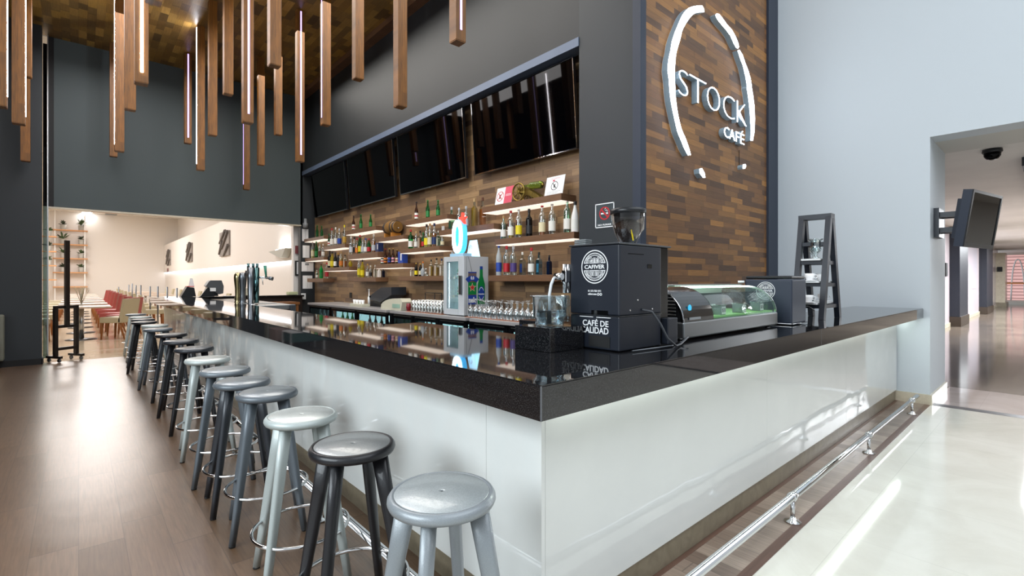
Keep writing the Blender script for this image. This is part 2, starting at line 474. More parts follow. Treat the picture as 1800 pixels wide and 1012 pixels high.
# far dining room
struct('wall_dining_back', MB().box(-9, 9, 42, 42.2, 0, 5.9), 'warm white wall')
struct('wall_dining_right', MB().box(4.5, 4.7, 12.1, 42, 1.99, 3.9), 'warm white wall')
struct('wall_dining_niche', MB().box(4.58, 4.8, 12.1, 42, 0, 1.99), 'warm white wall')
struct('wall_dining_upper', MB().box(5.3, 5.5, 12.1, 42, 3.9, 5.9), 'warm white wall')
struct('trim_9', MB().box(4.55, 5.5, 12.1, 42, 3.85, 3.9), 'warm white wall')
struct('wall_dining_left', MB().box(-9.2, -9, 11.6, 42, 0, 5.9), 'warm white wall')
struct('ceiling_dining', MB().box(-9, 5.5, 12.1, 42, 5.8, 5.95), 'warm white wall')
struct('trim_10', MB().box(4.50, 4.512, 12.1, 12.9, 0, 2.0), 'warm white wall')
o = MB().box(4.515, 4.575, 12.9, 41.9, 1.955, 1.985).build('cove_light', 'led white')
tag(o, 'long white light strip glowing under the ledge of the dining room wall', 'light')
MATS['cove glow'] = None; del MATS['cove glow']

# corridor window, signs, dome camera
t = thing('corridor_window', (41.9, .9, 0), 'bright window with white arches at the far end of the corridor', 'window')
MB().box(41.93, 41.98, .2, 2.2, .25, 2.95).build('glass_pane', mat('window glow', 'c9a9a6', .4, emit='e2b0ac', es=.6), t)
mb = MB()
for k in range(3):
    yc = .45+k*.62
    pts = [(41.9, yc+.27*math.cos(a), .3+2.4*math.sin(a)**.8) for a in [PI*i/16 for i in range(1, 16)]]
    mb.tube([(41.9, yc+.29, .25)]+pts+[(41.9, yc-.29, .25)], .04, 6)
mb.build('arch', 'white paint', t)
MB().box(41.8, 41.86, 0, 2.2, 1.22, 1.3).build('handrail', mat('orange rail', 'd98a4a', .4), t)
mb = MB()
for k in range(14): mb.box(41.9, 41.92, .2, 2.2, .35+k*.19, .38+k*.19)
mb.build('lattice', mat('brown lattice', '7d5f5b', .6), t)
tag(MB().box(19.4, 19.7, 2.27, 2.3, 1.55, 1.95).build('wall_sign', 'black matte'), 'small dark plate sign on pink wall before the nearer column', 'sign')
tag(MB().box(32.2, 32.5, 2.2, 2.3, 1.4, 2.2).build('wall_sign', 'black matte'), 'narrow dark sign on pink wall past the second column', 'sign')
tag(MB().box(36.70, 36.75, 2.05, 2.25, 1.9, 2.15).build('wall_sign', 'black matte'), 'small black sign on the cream column near the window', 'sign')
o = MB().box(23.6, 27.6, 2.285, 2.3, 1.1, 2.9).build('wall_poster', mat('pale panel', 'd3cdd6', .15)); tag(o, 'pale framed panel between the two dark corridor columns', 'panel')
t = thing('dome_camera', (8.74, .58, 3.06), 'black dome security camera on the passage ceiling', 'camera')
MB().lathe([(.095, 3.1), (.10, 3.065), (.09, 3.05)], 24, (8.74, .58, 0)).build('base', 'black plastic', t)
MB().lathe([(.085, 3.05), (.08, 3.01), (.055, 2.975), (.02, 2.962)], 24, (8.74, .58, 0)).build('dome', 'screen black', t)

# wall television on its arm
t = thing('wall_television', (7.67, .60, 2.1), 'thick black television tilted down on a swing arm by the passage', 'television')
A_ = Vector((7.22, .67, 0)); B_ = Vector((8.10, .50, 0))
ex = (B_-A_).normalized(); ey = Vector((0, 0, 1)); ez = Vector((ex.y, -ex.x, 0))  # outward normal
q = Matrix.Rotation(.14, 3, ex)
upv = q @ ey; out = q @ ez
cen = Vector((7.66, .585, 2.10))
def tvp(u, v, w): return cen+ex*u+upv*v+out*w
def obox(mb, f, u0, u1, v0, v1, w0, w1):
    vs = [mb.bm.verts.new(f(u, v, w)) for u in (u0, u1) for v in (v0, v1) for w in (w0, w1)]
    fs = [mb.bm.faces.new([vs[i] for i in q_]) for q_ in ((0, 1, 3, 2), (4, 6, 7, 5), (0, 4, 5, 1), (2, 3, 7, 6), (0, 2, 6, 4), (1, 5, 7, 3))]
    bmesh.ops.recalc_face_normals(mb.bm, faces=fs); mb._m(fs)
    return mb
mb = MB(); obox(mb, tvp, -.45, .45, -.31, .31, -.08, .0); obox(mb, tvp, -.33, .33, -.22, .22, -.15, -.08)
mb.build('casing', 'navy trim', t)
mb = MB(); obox(mb, tvp, -.45, .45, -.31, -.265, 0, .012); obox(mb, tvp, -.45, .45, .28, .31, 0, .012); obox(mb, tvp, -.45, -.42, -.265, .28, 0, .012); obox(mb, tvp, .42, .45, -.265, .28, 0, .012)
mb.build('bezel', 'black plastic', t)
obox(MB(), tvp, -.42, .42, -.265, .28, 0, .004).build('screen', 'screen black', t)
mb = MB(); mb.box(7.50, 7.86, .94, .989, 1.93, 2.27); mb.box(7.54, 7.60, .78, .94, 1.98, 2.04); mb.box(7.54, 7.60, .78, .94, 2.16, 2.22); mb.box(7.72, 7.78, .78, .94, 1.98, 2.04); mb.box(7.72, 7.78, .78, .94, 2.16, 2.22); mb.box(7.50, 7.82, .72, .78, 1.90, 2.30)
mb.build('bracket_arm', 'blue black metal', t)

# ======================= BAR =======================
t = thing('bar_counter', (3, 5, 0), 'L-shaped bar with white stone front and thick black granite top', 'bar counter')
# granite top in slabs
mb = MB()
outer = [(XB0, YB0), (XW-.001, YB0), (XW-.001, 1.72), (1.96, 1.72), (1.96, 3.27), (1.70, 3.27), (1.70, YEND), (XB0, YEND)]
mb.prism(outer, lambda u, v, w: Vector((u, v, ZS+w)), ZT-ZS)
es = [e for e in mb.bm.edges if abs(e.verts[0].co.z-e.verts[1].co.z) < 1e-6 and e.verts[0].co.z > ZT-.01]
bmesh.ops.bevel(mb.bm, geom=es, offset=.0045, segments=2, affect='EDGES')
top = mb.build('countertop', 'black granite', t)
mb = MB()
mb.box(3.66, 3.662, YB0-.0008, YB0+.0, ZS+.002, ZT-.002); mb.box(1.05-.0008, 1.05, 3.9, 3.902, ZS+.002, ZT-.002)
mb.box(1.0493, 1.0535, 1.0473, 1.0515, ZS+.001, ZT-.002)
mb.build('joint_line', mat('joint grey', '5a5c60', .3), top)
# stone front panels, left side then right side
ys = [YPn, 1.62, 3.9, 6.3, 8.7, 11.0, YEND-.02]
for a, b_ in zip(ys, ys[1:]):
    MB().box(XP, XP+.02, a+.0008, b_-.0008, .13, ZS-.001).build('front_panel', 'white stone panel', t)
xs = [XP+.02, 3.4, 5.2, XW-.03]
for a, b_ in zip(xs, xs[1:]):
    MB().box(a+.0008, b_-.0008, YPn, YPn+.02, .13, ZS-.001).build('front_panel', 'white stone panel', t)
MB().box(XP+.03, 1.62, YPn+.03, YEND-.03, 0, ZS-.002).build('cabinet', 'charcoal wall', t)
MB().box(1.62, XW-.02, YPn+.03, 1.66, 0, ZS-.002).build('cabinet', 'charcoal wall', t)
mb = MB(); mb.box(XP+.012, XP+.03, YPn+.02, YEND-.04, 0, .129); mb.box(XP+.012, XW-.03, YPn+.012, YPn+.035, .004, .129)
mb.build('toe_kick', 'beige stone', t)
MB().box(1.32, XW-.02, 1.262, 1.28, ZS-.012, ZS-.001).build('led_strip', mat('counter led', 'ffffff', emit='f4fff6', es=22), t)

# raised granite block, coffee machine
t = thing('granite_block', (1.9, 1.6, ZT), 'low black granite block on the bar under the water jar', 'block')
MB().box(1.556, 1.785, 1.498, 1.73, ZT+.001, 1.208, .002).build('body', 'black granite', t)
MB().box(1.785, 2.21, 1.60, 1.95, ZT+.001, 1.208, .002).build('shelf_block', 'black granite', t)

t = thing('coffee_machine', (2.0, 1.44, ZT), 'tall black coffee machine with bean hopper and round white logo', 'coffee machine')
FX, FY = 1.79, 1.297
mb = MB(); mb.box(FX, 2.13, FY, 1.588, 1.262, 1.583, .008, 3)
body = mb.build('housing', 'blue black metal', t)
mb = MB(); mb.box(FX+.002, 2.13, FY+.002, 1.588, 1.104, 1.258, .006, 3); mb.mi = 1
mb.box(FX-.0015, FX+.01, 1.36, 1.455, 1.262, 1.283)
base = mb.build('drawer_base', ['blue black metal', 'black gloss'], t)
mb = MB(); mb.box(FX-.001, FX+.02, 1.35, 1.47, 1.115, 1.165); mb.box(FX-.0015, FX+.02, 1.36, 1.46, 1.12, 1.16)
mb.build('drawer_recess', 'black matte', base)
mb = MB(); mb.box(FX-.003, FX+.002, 1.297, 1.588, 1.2585, 1.2615); mb.box(FX, 2.13, FY-.001, FY+.01, 1.2585, 1.2615)
mb.build('seam_strip', 'steel dark', base)
MB().box(2.132, 2.21, FY+.01, 1.58, 1.11, 1.585, .006).build('rear_unit', 'black gloss', t)
mb = MB(); mb.box(2.15, 2.24, FY-.025, FY+.02, 1.108, 1.235, .004); mb.build('side_box', 'blue black metal', t)
MB().box(FX-.004, 2.215, FY-.004, 1.592, 1.583, 1.591, .002).build('lid', 'steel dark', t)
mb = MB()
for x, z in ((1.87, 1.285), (2.05, 1.285), (1.93, 1.33)): mb.lathe([(.004, -.002), (.004, .001)], 10, (x, FY, z), 'Y')
mb.build('screw', 'chrome', body)
mb = MB(); mb.box(2.01, 2.045, FY-.0015, FY+.01, 1.478, 1.497); mb.build('vent_slot', 'black gloss', body)
mb = MB()
for k in range(14): mb.box(1.855+k*.009, 1.860+k*.009, FY-.001, FY+.01, 1.540, 1.544)
mb.build('vent_row', 'black gloss', body)
# logo on the housing
ly, lz, lr = 1.437, 1.484, .078
m_ink = mat('logo white', 'e8eaec', .5)
mb = MB()
def arc_band(mb, c, r0, r1, a0, a1, f, n=48, dep=.0008):
    poly = [(c[0]+r1*math.cos(a0+(a1-a0)*i/n), c[1]+r1*math.sin(a0+(a1-a0)*i/n)) for i in range(n+1)]
    poly += [(c[0]+r0*math.cos(a1-(a1-a0)*i/n), c[1]+r0*math.sin(a1-(a1-a0)*i/n)) for i in range(n+1)]
    for i in range(n):
        a, b_ = a0+(a1-a0)*i/n, a0+(a1-a0)*(i+1)/n
        mb.prism([(c[0]+r0*math.cos(a), c[1]+r0*math.sin(a)), (c[0]+r1*math.cos(a), c[1]+r1*math.sin(a)), (c[0]+r1*math.cos(b_), c[1]+r1*math.sin(b_)), (c[0]+r0*math.cos(b_), c[1]+r0*math.sin(b_))], f, dep)
def round_logo(fx, yc, zc, R):
    mb = MB()
    f = lambda u, v, w: Vector((fx-w-.0003, yc-u, zc+v))
    k = R/.078
    arc_band(mb, (0, 0), R*.94, R, 0, 2*PI, f, 64)
    for s in (1, -1):
        a = .30
        arc_band(mb, (0, 0), R*.79, R*.835, s*a, s*(PI-a), f, 40)
        arc_band(mb, (0, 0), R*.66, R*.69, s*.38, s*(PI-.38), f, 36)
        for i in range(20):
            aa = s*(.42+(PI-.84)*i/19)
            arc_band(mb, (R*.74*math.cos(aa), R*.74*math.sin(aa)), 0, R*.018, 0, 2*PI, f, 6)
        mb.prism([(-R*.80, s*R*.245), (R*.80, s*R*.245), (R*.80, s*R*.205), (-R*.80, s*R*.205)], f, .0008)
        for cxx in (-.40, .40):
            for rr in (.07, .14, .21):
                arc_band(mb, (cxx*R, s*.43*R), rr*R-.012*R, rr*R+.012*R, .4 if s > 0 else 0, 2*PI, f, 16)
    for rr in (.12, .19, .27): arc_band(mb, (0, R*.26), rr*R-.012*R, rr*R+.014*R, 0, PI, f, 18)
    mb.prism([(-R*.05, R*.26), (R*.05, R*.26), (0, R*.56)], f, .0008)
    for u in (-.15, -.06, .06, .15): mb.prism([((u-.018)*R, -R*.26), ((u+.018)*R, -R*.26), ((u+.018)*R, -R*.56), ((u-.018)*R, -R*.56)], f, .0008)
    text_into(mb, 'CAFIVER', (fx-.0005, yc, zc), *RX, size=R*.3, depth=.001, fit=(R*1.5, R*.24), bold=R*.006)
    return mb
round_logo(FX, ly, lz, lr).build('round_logo', m_ink, body)
mb = MB()
text_into(mb, '01 272 728 1971', (FX-.0003, 1.437, 1.372), *RX, size=.012, depth=.001, fit=(.075, .009), bold=.0003)
text_into(mb, 'cafiver.com', (FX-.0003, 1.450, 1.358), *RX, size=.012, depth=.001, fit=(.05, .010), bold=.0003)
f = lambda u, v, w: Vector((FX-w-.0003, 1.437-u, 1.358+v))
arc_band(mb, (.022, -.001), .0035, .0065, 0, 2*PI, f, 16); arc_band(mb, (.037, -.001), .0035, .0065, 0, 2*PI, f, 16)
mb.build('small_lettering', m_ink, body)
mb = MB()
text_into(mb, 'CAF\u00c9 DE', (FX-.0003, 1.432, 1.226), *RX, size=.04, depth=.001, fit=(.150, .034), bold=.0006)
text_into(mb, 'CALIDAD', (FX-.0003, 1.437, 1.190), *RX, size=.04, depth=.001, fit=(.160, .030), bold=.0006)
mb.box(FX-.0015, FX, 1.345, 1.425, 1.2495, 1.2525); mb.box(FX-.0015, FX, 1.445, 1.525, 1.2495, 1.2525)
mb.build('base_lettering', m_ink, base)
# hopper
hx, hy = 2.0, 1.40
thin('hopper glass', 'cfc9c6', .04, .35, .55)
hop = MB().lathe([(.034, 1.592), (.040, 1.60), (.064, 1.65), (.079, 1.71), (.084, 1.757), (.0835, 1.76)], 40, (hx, hy, 0), caps=False).build('bean_hopper', 'hopper glass', t)
MB().lathe([(.0845, 1.742), (.087, 1.750), (.087, 1.764), (.080, 1.767), (.02, 1.772)], 40, (hx, hy, 0)).build('hopper_lid', 'black plastic', hop)
MB().lathe([(.02, 1.597), (.037, 1.602), (.0605, 1.65), (.070, 1.69), (.03, 1.715), (.005, 1.70)], 28, (hx, hy, 0)).build('coffee_beans', mat('beans', '2c1a11', .4, bump=1., bscale=160), hop)
mb = MB(); mb.prism([(-.01, 1.62), (.055, 1.67), (.06, 1.73), (.0, 1.71)], lambda u, v, w: Vector((hx+u, hy-.055+w, v)), .004); mb.build('hopper_slide', mat('slide grey', '9a958c', .3), hop)
mb = MB(); mb.prism([(-.045, 1.66), (-.03, 1.61), (-.022, 1.612), (-.037, 1.665)], lambda u, v, w: Vector((hx+u, hy-.05+w, v)), .003); mb.build('yellow_tab', mat('tab yellow', 'd9c21f', .4), hop)
# outlet tap on the back left
tp = MB(); tp.rod((1.772, 1.605, 1.36), (1.772, 1.605, 1.50), .011, n=16); tp.rod((1.80, 1.605, 1.36), (1.80, 1.605, 1.50), .011, n=16); tp.box(1.76, 1.82, 1.588, 1.62, 1.41, 1.47, .004)
tp.rod((1.765, 1.61, 1.44), (1.765, 1.66, 1.44), .018, n=16)
tp.build('milk_outlet', 'chrome', t)
tp = MB(); tp.tube([(1.762, 1.65, 1.44), (1.745, 1.655, 1.43), (1.722, 1.65, 1.40), (1.705, 1.645, 1.35), (1.70, 1.64, 1.30), (1.699, 1.64, 1.25), (1.699, 1.64, 1.235)], .0075, 10)
tp.build('milk_hose', mat('hose white', 'c9ced2', .3), t)
mb = MB()
for i in range(3): mb.box(1.80+i*.0, 1.85, 1.50, 1.57, 1.592+i*.009, 1.599+i*.009, .002)
tag(mb.build('glass_holder', mat('frosted', 'b9c2c6', .2, trans=.6)), 'small clear ridged holder on top of the coffee machine, left corner', 'holder')
# power cord
mb = MB(); mb.tube([(1.96, FY-.002, 1.285), (2.0, FY-.03, 1.275), (2.03, FY-.055, 1.22), (2.06, FY-.075, 1.15), (2.12, FY-.085, 1.110), (2.2, FY-.06, 1.108), (2.28, FY-.045, 1.125), (2.33, FY-.03, 1.13)], .0055, 8)
mb.build('power_cord', mat('cord grey', '3a3d42', .4), t)
mb = MB(); mb.tube([(1.84, FY-.03, 1.1065), (2.13, FY-.055, 1.1065), (2.135, FY-.055, 1.1065), (2.2, FY-.03, 1.1065)], .004, 6)
mb.build('drip_edge', 'steel dark', t)

# water jar
t = thing('water_jar', (1.66, 1.62, 1.208), 'clear plastic jar half full of water beside the coffee machine', 'jar')
jc = (1.672, 1.612, 0)
mb = MB().lathe([(.02, 1.2095), (.066, 1.2095), (.068, 1.213), (.068, 1.24), (.079, 1.25), (.081, 1.342), (.092, 1.346), (.092, 1.350), (.078, 1.350), (.076, 1.256), (.064, 1.244), (.064, 1.216), (.02, 1.214)], 40, jc, caps=False)
jar = mb.build('vessel', 'thin glass', t)
MB().lathe([(.0635, 1.2165), (.0635, 1.243), (.0755, 1.2565), (.0760, 1.282)], 40, jc).build('water', 'water', jar)
mb = MB(); mb.box(1.735, 1.80, 1.595, 1.635, 1.328, 1.345, .004); mb.box(1.785, 1.80, 1.595, 1.635, 1.22, 1.345, .004); mb.build('handle', 'thin glass', jar)

# display case
t = thing('display_case', (3.0, 1.5, ZT), 'curved glass refrigerated display case with stainless base', 'display case')
x0, x1, yf, yb = 2.38, 3.66, 1.315, 1.72
mb = MB(); mb.box(x0, x1, yf, yb, 1.112, 1.20, .008, 2)
cb_ = mb.build('base', mat('brushed base', '8b8f92', .32, .9), t)
for xx in (x0+.05, x1-.05):
    for yy in (yf+.05, yb-.05): MB().lathe([(.018, 1.1005), (.015, 1.115)], 12, (xx, yy, 0)).build('foot', 'chrome', cb_)
prof = [(yf+.005, 1.20)]+[(yf+.005+.21*(1-math.cos(a)), 1.20+.185*math.sin(a)) for a in [PI/2*i/14 for i in range(1, 15)]]+[(yb, 1.388)]
def shell(mb, xa, xb, prof, th=.004):
    # curved sheet with thickness
    n = len(prof); inner = []
    for i, (y, z) in enumerate(prof):
        a = prof[max(0, i-1)]; b_ = prof[min(n-1, i+1)]; dx, dz = b_[0]-a[0], b_[1]-a[1]; L = math.hypot(dx, dz)
        inner.append((y+dz/L*th, z-dx/L*th))
    poly = prof+inner[::-1]
    v0 = [mb.bm.verts.new((xa, y, z)) for y, z in poly]; v1 = [mb.bm.verts.new((xb, y, z)) for y, z in poly]
    m_ = len(poly); fs = []
    for i in range(m_): fs.append(mb.bm.faces.new((v0[i], v0[(i+1) % m_], v1[(i+1) % m_], v1[i])))
    for i in range(n-1):
        fs.append(mb.bm.faces.new((v0[i], v0[i+1], v0[m_-2-i], v0[m_-1-i]))); fs.append(mb.bm.faces.new((v1[i], v1[i+1], v1[m_-2-i], v1[m_-1-i])))
    for f_ in fs[:m_]: f_.smooth = True
    bmesh.ops.recalc_face_normals(mb.bm, faces=fs); mb._m(fs); return mb
shell(MB(), x0+.345, x1-.012, prof, .004).build('curved_glass', 'case glass', t)
mb = MB().prism(prof+[(yb, 1.20)], lambda u, v, w: Vector((x0+.012+w, u, v)), .328)
mb.build('motor_cover', mat('cover black', '0b0d12', .12, coat=.6), t)
for xx in (x0, x1-.014):
    shell(MB(), xx, xx+.014, prof, .014).build('end_rim', 'chrome', t)
sidep = prof+[(yb, 1.20)]
mb = MB().prism(sidep, lambda u, v, w: Vector((x0+.004+w, u, v)), .006); sd = mb.build('side_panel', 'steel dark', t)
mb = MB()
for k in range(9): mb.box(x0-.001, x0+.006, yf+.05+.01*max(0, k-5)**1.3, yf+.22, 1.215+k*.018, 1.222+k*.018, .002)
mb.build('louvre', 'steel', sd)
MB().prism(sidep, lambda u, v, w: Vector((x1-.01+w, u, v)), .006).build('end_glass', 'thin glass', t)
mb = MB(); mb.box(x0+.35, x1-.016, yf+.03, yb-.02, 1.201, 1.212); mb.build('tray', mat('green liner', 'a6e08f', .5), t)
MB().box(x0+.34, x1-.014, yb-.012, yb, 1.2, 1.385).build('back_door', mat('pale interior', 'd6e2dd', .35), t)
MB().box(x0+.36, x1-.02, yb-.16, yb-.145, 1.372, 1.384).build('led_tube', mat('case led', 'ffffff', emit='eafff6', es=7), t)
MB().box(x0+.70, x1-.05, yb-.03, yb-.014, 1.215, 1.33).build('inner_shelf', mat('dark interior', '20302e', .3), t)
mb = MB(); mb.box(x0+.014, x1, yb-.16, yb+.003, 1.388, 1.396, .002); mb.build('top_rail', 'steel', t)
mb = MB(); mb.lathe([(.018, -.002), (.018, .0)], 20, (x0+.09, yf+.018, 1.272), 'Y'); mb.build('badge', mat('badge blue', '2aa0c8', .3, emit='3ab4dc', es=.6), t)
mb = MB(); mb.box(x0+.06, x0+.18, yf+.0, yf+.004, 1.209, 1.222); mb.build('thermometer', 'grey plastic', t)
for i, (xx, w_) in enumerate(((2.93, .11), (3.22, .12), (3.5, .10))):
    c = thing('plastic_tub', (xx, yf+.09, 1.212), ['nearest clear lidded tub in the display case, with a white label', 'middle clear lidded tub in the display case', 'farthest clear lidded tub in the display case'][i], 'tub', 'tubs in the display case')
    mb = MB(); mb.box(xx-.032, xx+.032, yf+.045, yf+.11, 1.2125, 1.268, .004); mb.build('cup', 'frosted', c)
    mb = MB(); mb.box(xx-.036, xx+.036, yf+.04, yf+.114, 1.269, 1.275, .002); mb.build('lid', 'clear glass', c)
    mb = MB(); mb.box(xx-.026, xx+.026, yf+.0435, yf+.0448, 1.216, 1.262); mb.mi = 1; text_into(mb, '$35', (xx, yf+.0433, 1.24), *RY, size=.03, depth=.0006)
    mb.build('price_label', ['white paper', 'black matte'], c)
for i, (xx, w_) in enumerate(((2.80, .11), (3.07, .12))):
    mb = MB(); mb.box(xx-w_/2, xx+w_/2, yf+.13, yf+.24, 1.2125, 1.245, .006)
    tag(mb.build('food_tray', 'white foam'), ['white foam tray at the left of the display case floor', 'white foam tray at the middle of the display case floor'][i], 'tray')

# small machine with logo
t = thing('milk_cooler', (3.95, 1.43, ZT), 'small dark box unit with round logo right of the display case', 'appliance')
mb = MB(); mb.box(3.795, 4.09, 1.27, 1.60, 1.108, 1.43, .012, 3); bd = mb.build('housing', 'navy trim', t)
MB().box(3.80, 4.085, 1.275, 1.595, 1.432, 1.455, .01, 3).build('lid', 'black plastic', t)
round_logo(3.795, 1.448, 1.345, .066).build('round_logo', m_ink, bd)
mb = MB(); mb.tube([(3.79, 1.27, 1.11), (3.79, 1.60, 1.11)], .003, 6); mb.tube([(3.79, 1.265, 1.11), (4.09, 1.265, 1.11)], .003, 6); mb.build('base_trim', 'chrome', t)
MB().rod((3.79, 1.60, 1.41), (3.77, 1.64, 1.41), .01).build('hinge_knob', 'white plastic', t)
mb = MB(); mb.tube([(4.10, 1.30, 1.22), (4.16, 1.28, 1.225), (4.21, 1.25, 1.19)], .004, 6); mb.build('cord', 'black plastic', t)

# ladder rack with cups
t = thing('ladder_rack', (4.75, 1.37, ZT), 'small dark A-frame ladder rack on the bar near the white wall', 'ladder rack')
def beam(mb, a, b_, wy, wx):
    a, b_ = Vector(a), Vector(b_)
    vs = []
    for p in (a, b_):
        for sx_, sy_ in ((-1, -1), (1, -1), (1, 1), (-1, 1)): vs.append(mb.bm.verts.new(p+Vector((sx_*wx/2, sy_*wy/2, 0))))
    fs = [mb.bm.faces.new([vs[i] for i in q_]) for q_ in ((0, 1, 2, 3), (4, 5, 6, 7), (0, 1, 5, 4), (1, 2, 6, 5), (2, 3, 7, 6), (3, 0, 4, 7))]
    bmesh.ops.recalc_face_normals(mb.bm, faces=fs); mb._m(fs); return mb
YN, YF = 1.295, 1.50
for yy in (YN, YF):
    beam(MB(), (4.54, yy, 1.101), (4.73, yy, 1.975), .04, .055).build('front_leg', 'blue black metal', t)
    beam(MB(), (4.97, yy, 1.101), (4.775, yy, 1.975), .04, .055).build('rear_leg', 'blue black metal', t)
MB().box(4.70, 4.80, YN-.022, YF+.022, 1.945, 1.985).build('top_rung', 'blue black metal', t)
RUNG = (1.225, 1.405, 1.592)
for z in RUNG+(1.75,):
    k = (z-1.101)/.874
    xf, xr = 4.54+.19*k, 4.97-.195*k
    MB().box(xf-.02, xf+.02, YN, YF, z-.035, z-.005).build('rung', 'blue black metal', t)
    MB().box(xr-.02, xr+.02, YN, YF, z-.035, z-.005).build('rung', 'blue black metal', t)
    if z < 1.7:
        for yy in (YN, YF): MB().box(xf, xr, yy-.01, yy+.01, z-.035, z-.005).build('side_bar', 'blue black metal', t)
for z, nm in zip(RUNG, ('lowest', 'middle', 'top')):
    k = (z-1.101)/.874; xf, xr = 4.54+.19*k, 4.97-.195*k
    o = MB().box(xf-.05, xr+.05, YN+.03, YF-.03, z-.004, z+.012, .003).build('ladder_shelf', 'white plastic')
    tag(o, 'white tray board on the %s rung of the ladder rack' % nm, 'tray')
k = 0
for z, nm, side in ((RUNG[0], 'lowest', 0), (RUNG[0], 'lowest', 1), (RUNG[1], 'middle', 0), (RUNG[1], 'middle', 1)):
    kk = (z-1.101)/.874; xx = (4.54+.19*kk-.01) if side == 0 else (4.97-.195*kk-.02)
    c = thing('coffee_cup', (xx, 1.40, z+.012), 'white square cup on saucer, %s side of the ladder\'s %s tray' % (('left', 'right')[side], nm), 'cup', 'cups on the ladder rack')
    MB().box(xx-.055, xx+.055, 1.345, 1.455, z+.0125, z+.020, .003).build('saucer', 'white paint', c)
    mb = MB().lathe([(.026, z+.0205), (.036, z+.05), (.038, z+.075), (.035, z+.075), (.032, z+.05), (.02, z+.025)], 20, (xx, 1.40, 0)); mb.build('cup_body', 'white paint', c)
    MB().ring((xx, 1.357, z+.05), .014, .003, 16, 6, 'X').build('cup_handle', 'white paint', c)
for i, (xx, yy) in enumerate(((4.66, 1.375), (4.80, 1.43))):
    z = RUNG[2]+.0125
    o = MB().lathe([(.034, z), (.036, z+.006), (.012, z+.02), (.012, z+.035), (.03, z+.055), (.042, z+.08), (.036, z+.10), (.038, z+.15), (.054, z+.162), (.054, z+.167), (.034, z+.160), (.032, z+.10), (.036, z+.082), (.01, z+.05)], 24, (xx, yy, 0), caps=False).build('glass_goblet', 'clear glass')
    tag(o, ['wide rimmed glass goblet at the front of the ladder rack top tray', 'glass goblet behind the other one on the ladder rack'][i], 'goblet')

# foot rails
def rail(name, label, axis, c, a, b_, posts):
    t = thing(name, (c, posts[0], 0) if axis == 'Y' else (posts[0], c, 0), label, 'foot rail')
    pt = lambda s, z: (c, s, z) if axis == 'Y' else (s, c, z)
    MB().rod(pt(a, .15), pt(b_, .15), .021, n=20).build('rail', 'chrome', t)
    for s in posts:
        p = MB().rod(pt(s, .004), pt(s, .13), .012, n=14).build('post', 'chrome', t)
        x_, y_, _ = pt(s, 0)
        MB().lathe([(.045, .003), (.045, .009), (.018, .016), (.014, .03)], 24, (x_, y_, 0)).build('flange', 'chrome', p)
        mb = MB(); mb.lathe([(.022, -.026), (.027, -.022), (.027, .022), (.022, .026)], 20, (x_, y_, .15), 'Y' if axis == 'Y' else 'X'); mb.build('collar', 'chrome', p)
rail('foot_rail', 'long chrome foot rail on posts before the right bar front', 'X', 1.047, 1.16, 6.90, (1.4, 3.14, 4.86, 6.62))
rail('foot_rail', 'chrome foot rail behind the row of stools', 'Y', 1.07, 1.16, 11.8, (1.3, 2.92, 4.6, 6.3, 8.0, 9.7, 11.5))

# ======================= STOOLS =======================
tones = {'pale': ('aab3b2', .42), 'silver': ('858c91', .35), 'slate': ('5b636a', .4), 'dark': ('2b2f35', .42), 'black': ('1b1c20', .38), 'steel': ('6b747b', .4)}
for k, (c_, r_) in tones.items(): mat('stool '+k, c_, r_, .2, coat=.2, bump=.12, bscale=320, var=.06)
sheen_tops = {'pale': 'c3c9c7', 'silver': 'a3abae', 'slate': '868e93', 'dark': '74797d', 'black': '8b8f90', 'steel': '939b9f'}  # seat colours lighter than the bodies: grazing sheen put into the colour
for k, c_ in sheen_tops.items(): mat('seat sheen '+k, c_, .33, .35, coat=.4, bump=.10, bscale=240, var=.12)
def make_stool(ms, ml):
    t = thing('bar_stool', (0, 0, 0), 'x', 'bar stool', 'round bar stools along the counter')
    R = .164
    s = MB().lathe([(.004, .76), (R-.019, .7742), (R-.016, .7772), (R-.008, .776), (R, .764), (R+.001, .755), (R-.004, .744), (R-.016, .739), (.004, .739)], 56, caps=False).build('seat', ms, t)
    MB().lathe([(.004, .765), (.0045, .7765), (.012, .777), (R-.022, .777), (R-.0195, .7748)], 56, caps=False).build('seat_top', ms.replace('stool ', 'seat sheen '), s)
    MB().lathe([(.0045, .760), (.0045, .7755)], 12).build('centre_hole', 'black matte', s)
    for k in range(4):
        a = PI/4-.12+PI/2*k
        d = Vector((math.cos(a), math.sin(a), 0))
        tg = Vector((-d.y, d.x, 0)); lg = MB(); rings = []
        for q_ in range(5):
            u_ = q_/4; c_ = d*(.112+.140*u_)+Vector((0, 0, .745-.737*u_)); ra, rb = .033-.0165*u_, .0195-.0045*u_
            rings.append([lg.bm.verts.new(c_+d*ra*math.copysign(abs(math.cos(w_))**.7, math.cos(w_))+tg*rb*math.copysign(abs(math.sin(w_))**.7, math.sin(w_))) for w_ in [2*PI*i_/20 for i_ in range(20)]])
        fs = [lg.bm.faces.new((A[i_], A[(i_+1) % 20], B[(i_+1) % 20], B[i_])) for A, B in zip(rings, rings[1:]) for i_ in range(20)]
        for f_ in fs: f_.smooth = True
        fs += [lg.bm.faces.new(rings[0]), lg.bm.faces.new(rings[-1])]
        bmesh.ops.recalc_face_normals(lg.bm, faces=fs)
        lg.build('leg', ml, t)
        MB().rod(d*.2530+Vector((0, 0, .0)), d*.2520+Vector((0, 0, .010)), .0162, .016, 14).build('foot_cap', 'stool rubber', [c_ for c_ in t.children if c_.name.startswith('leg')][-1])
    MB().ring((0, 0, .24), .214, .0085, 48, 8).build('foot_ring', 'chrome', t)
    return t
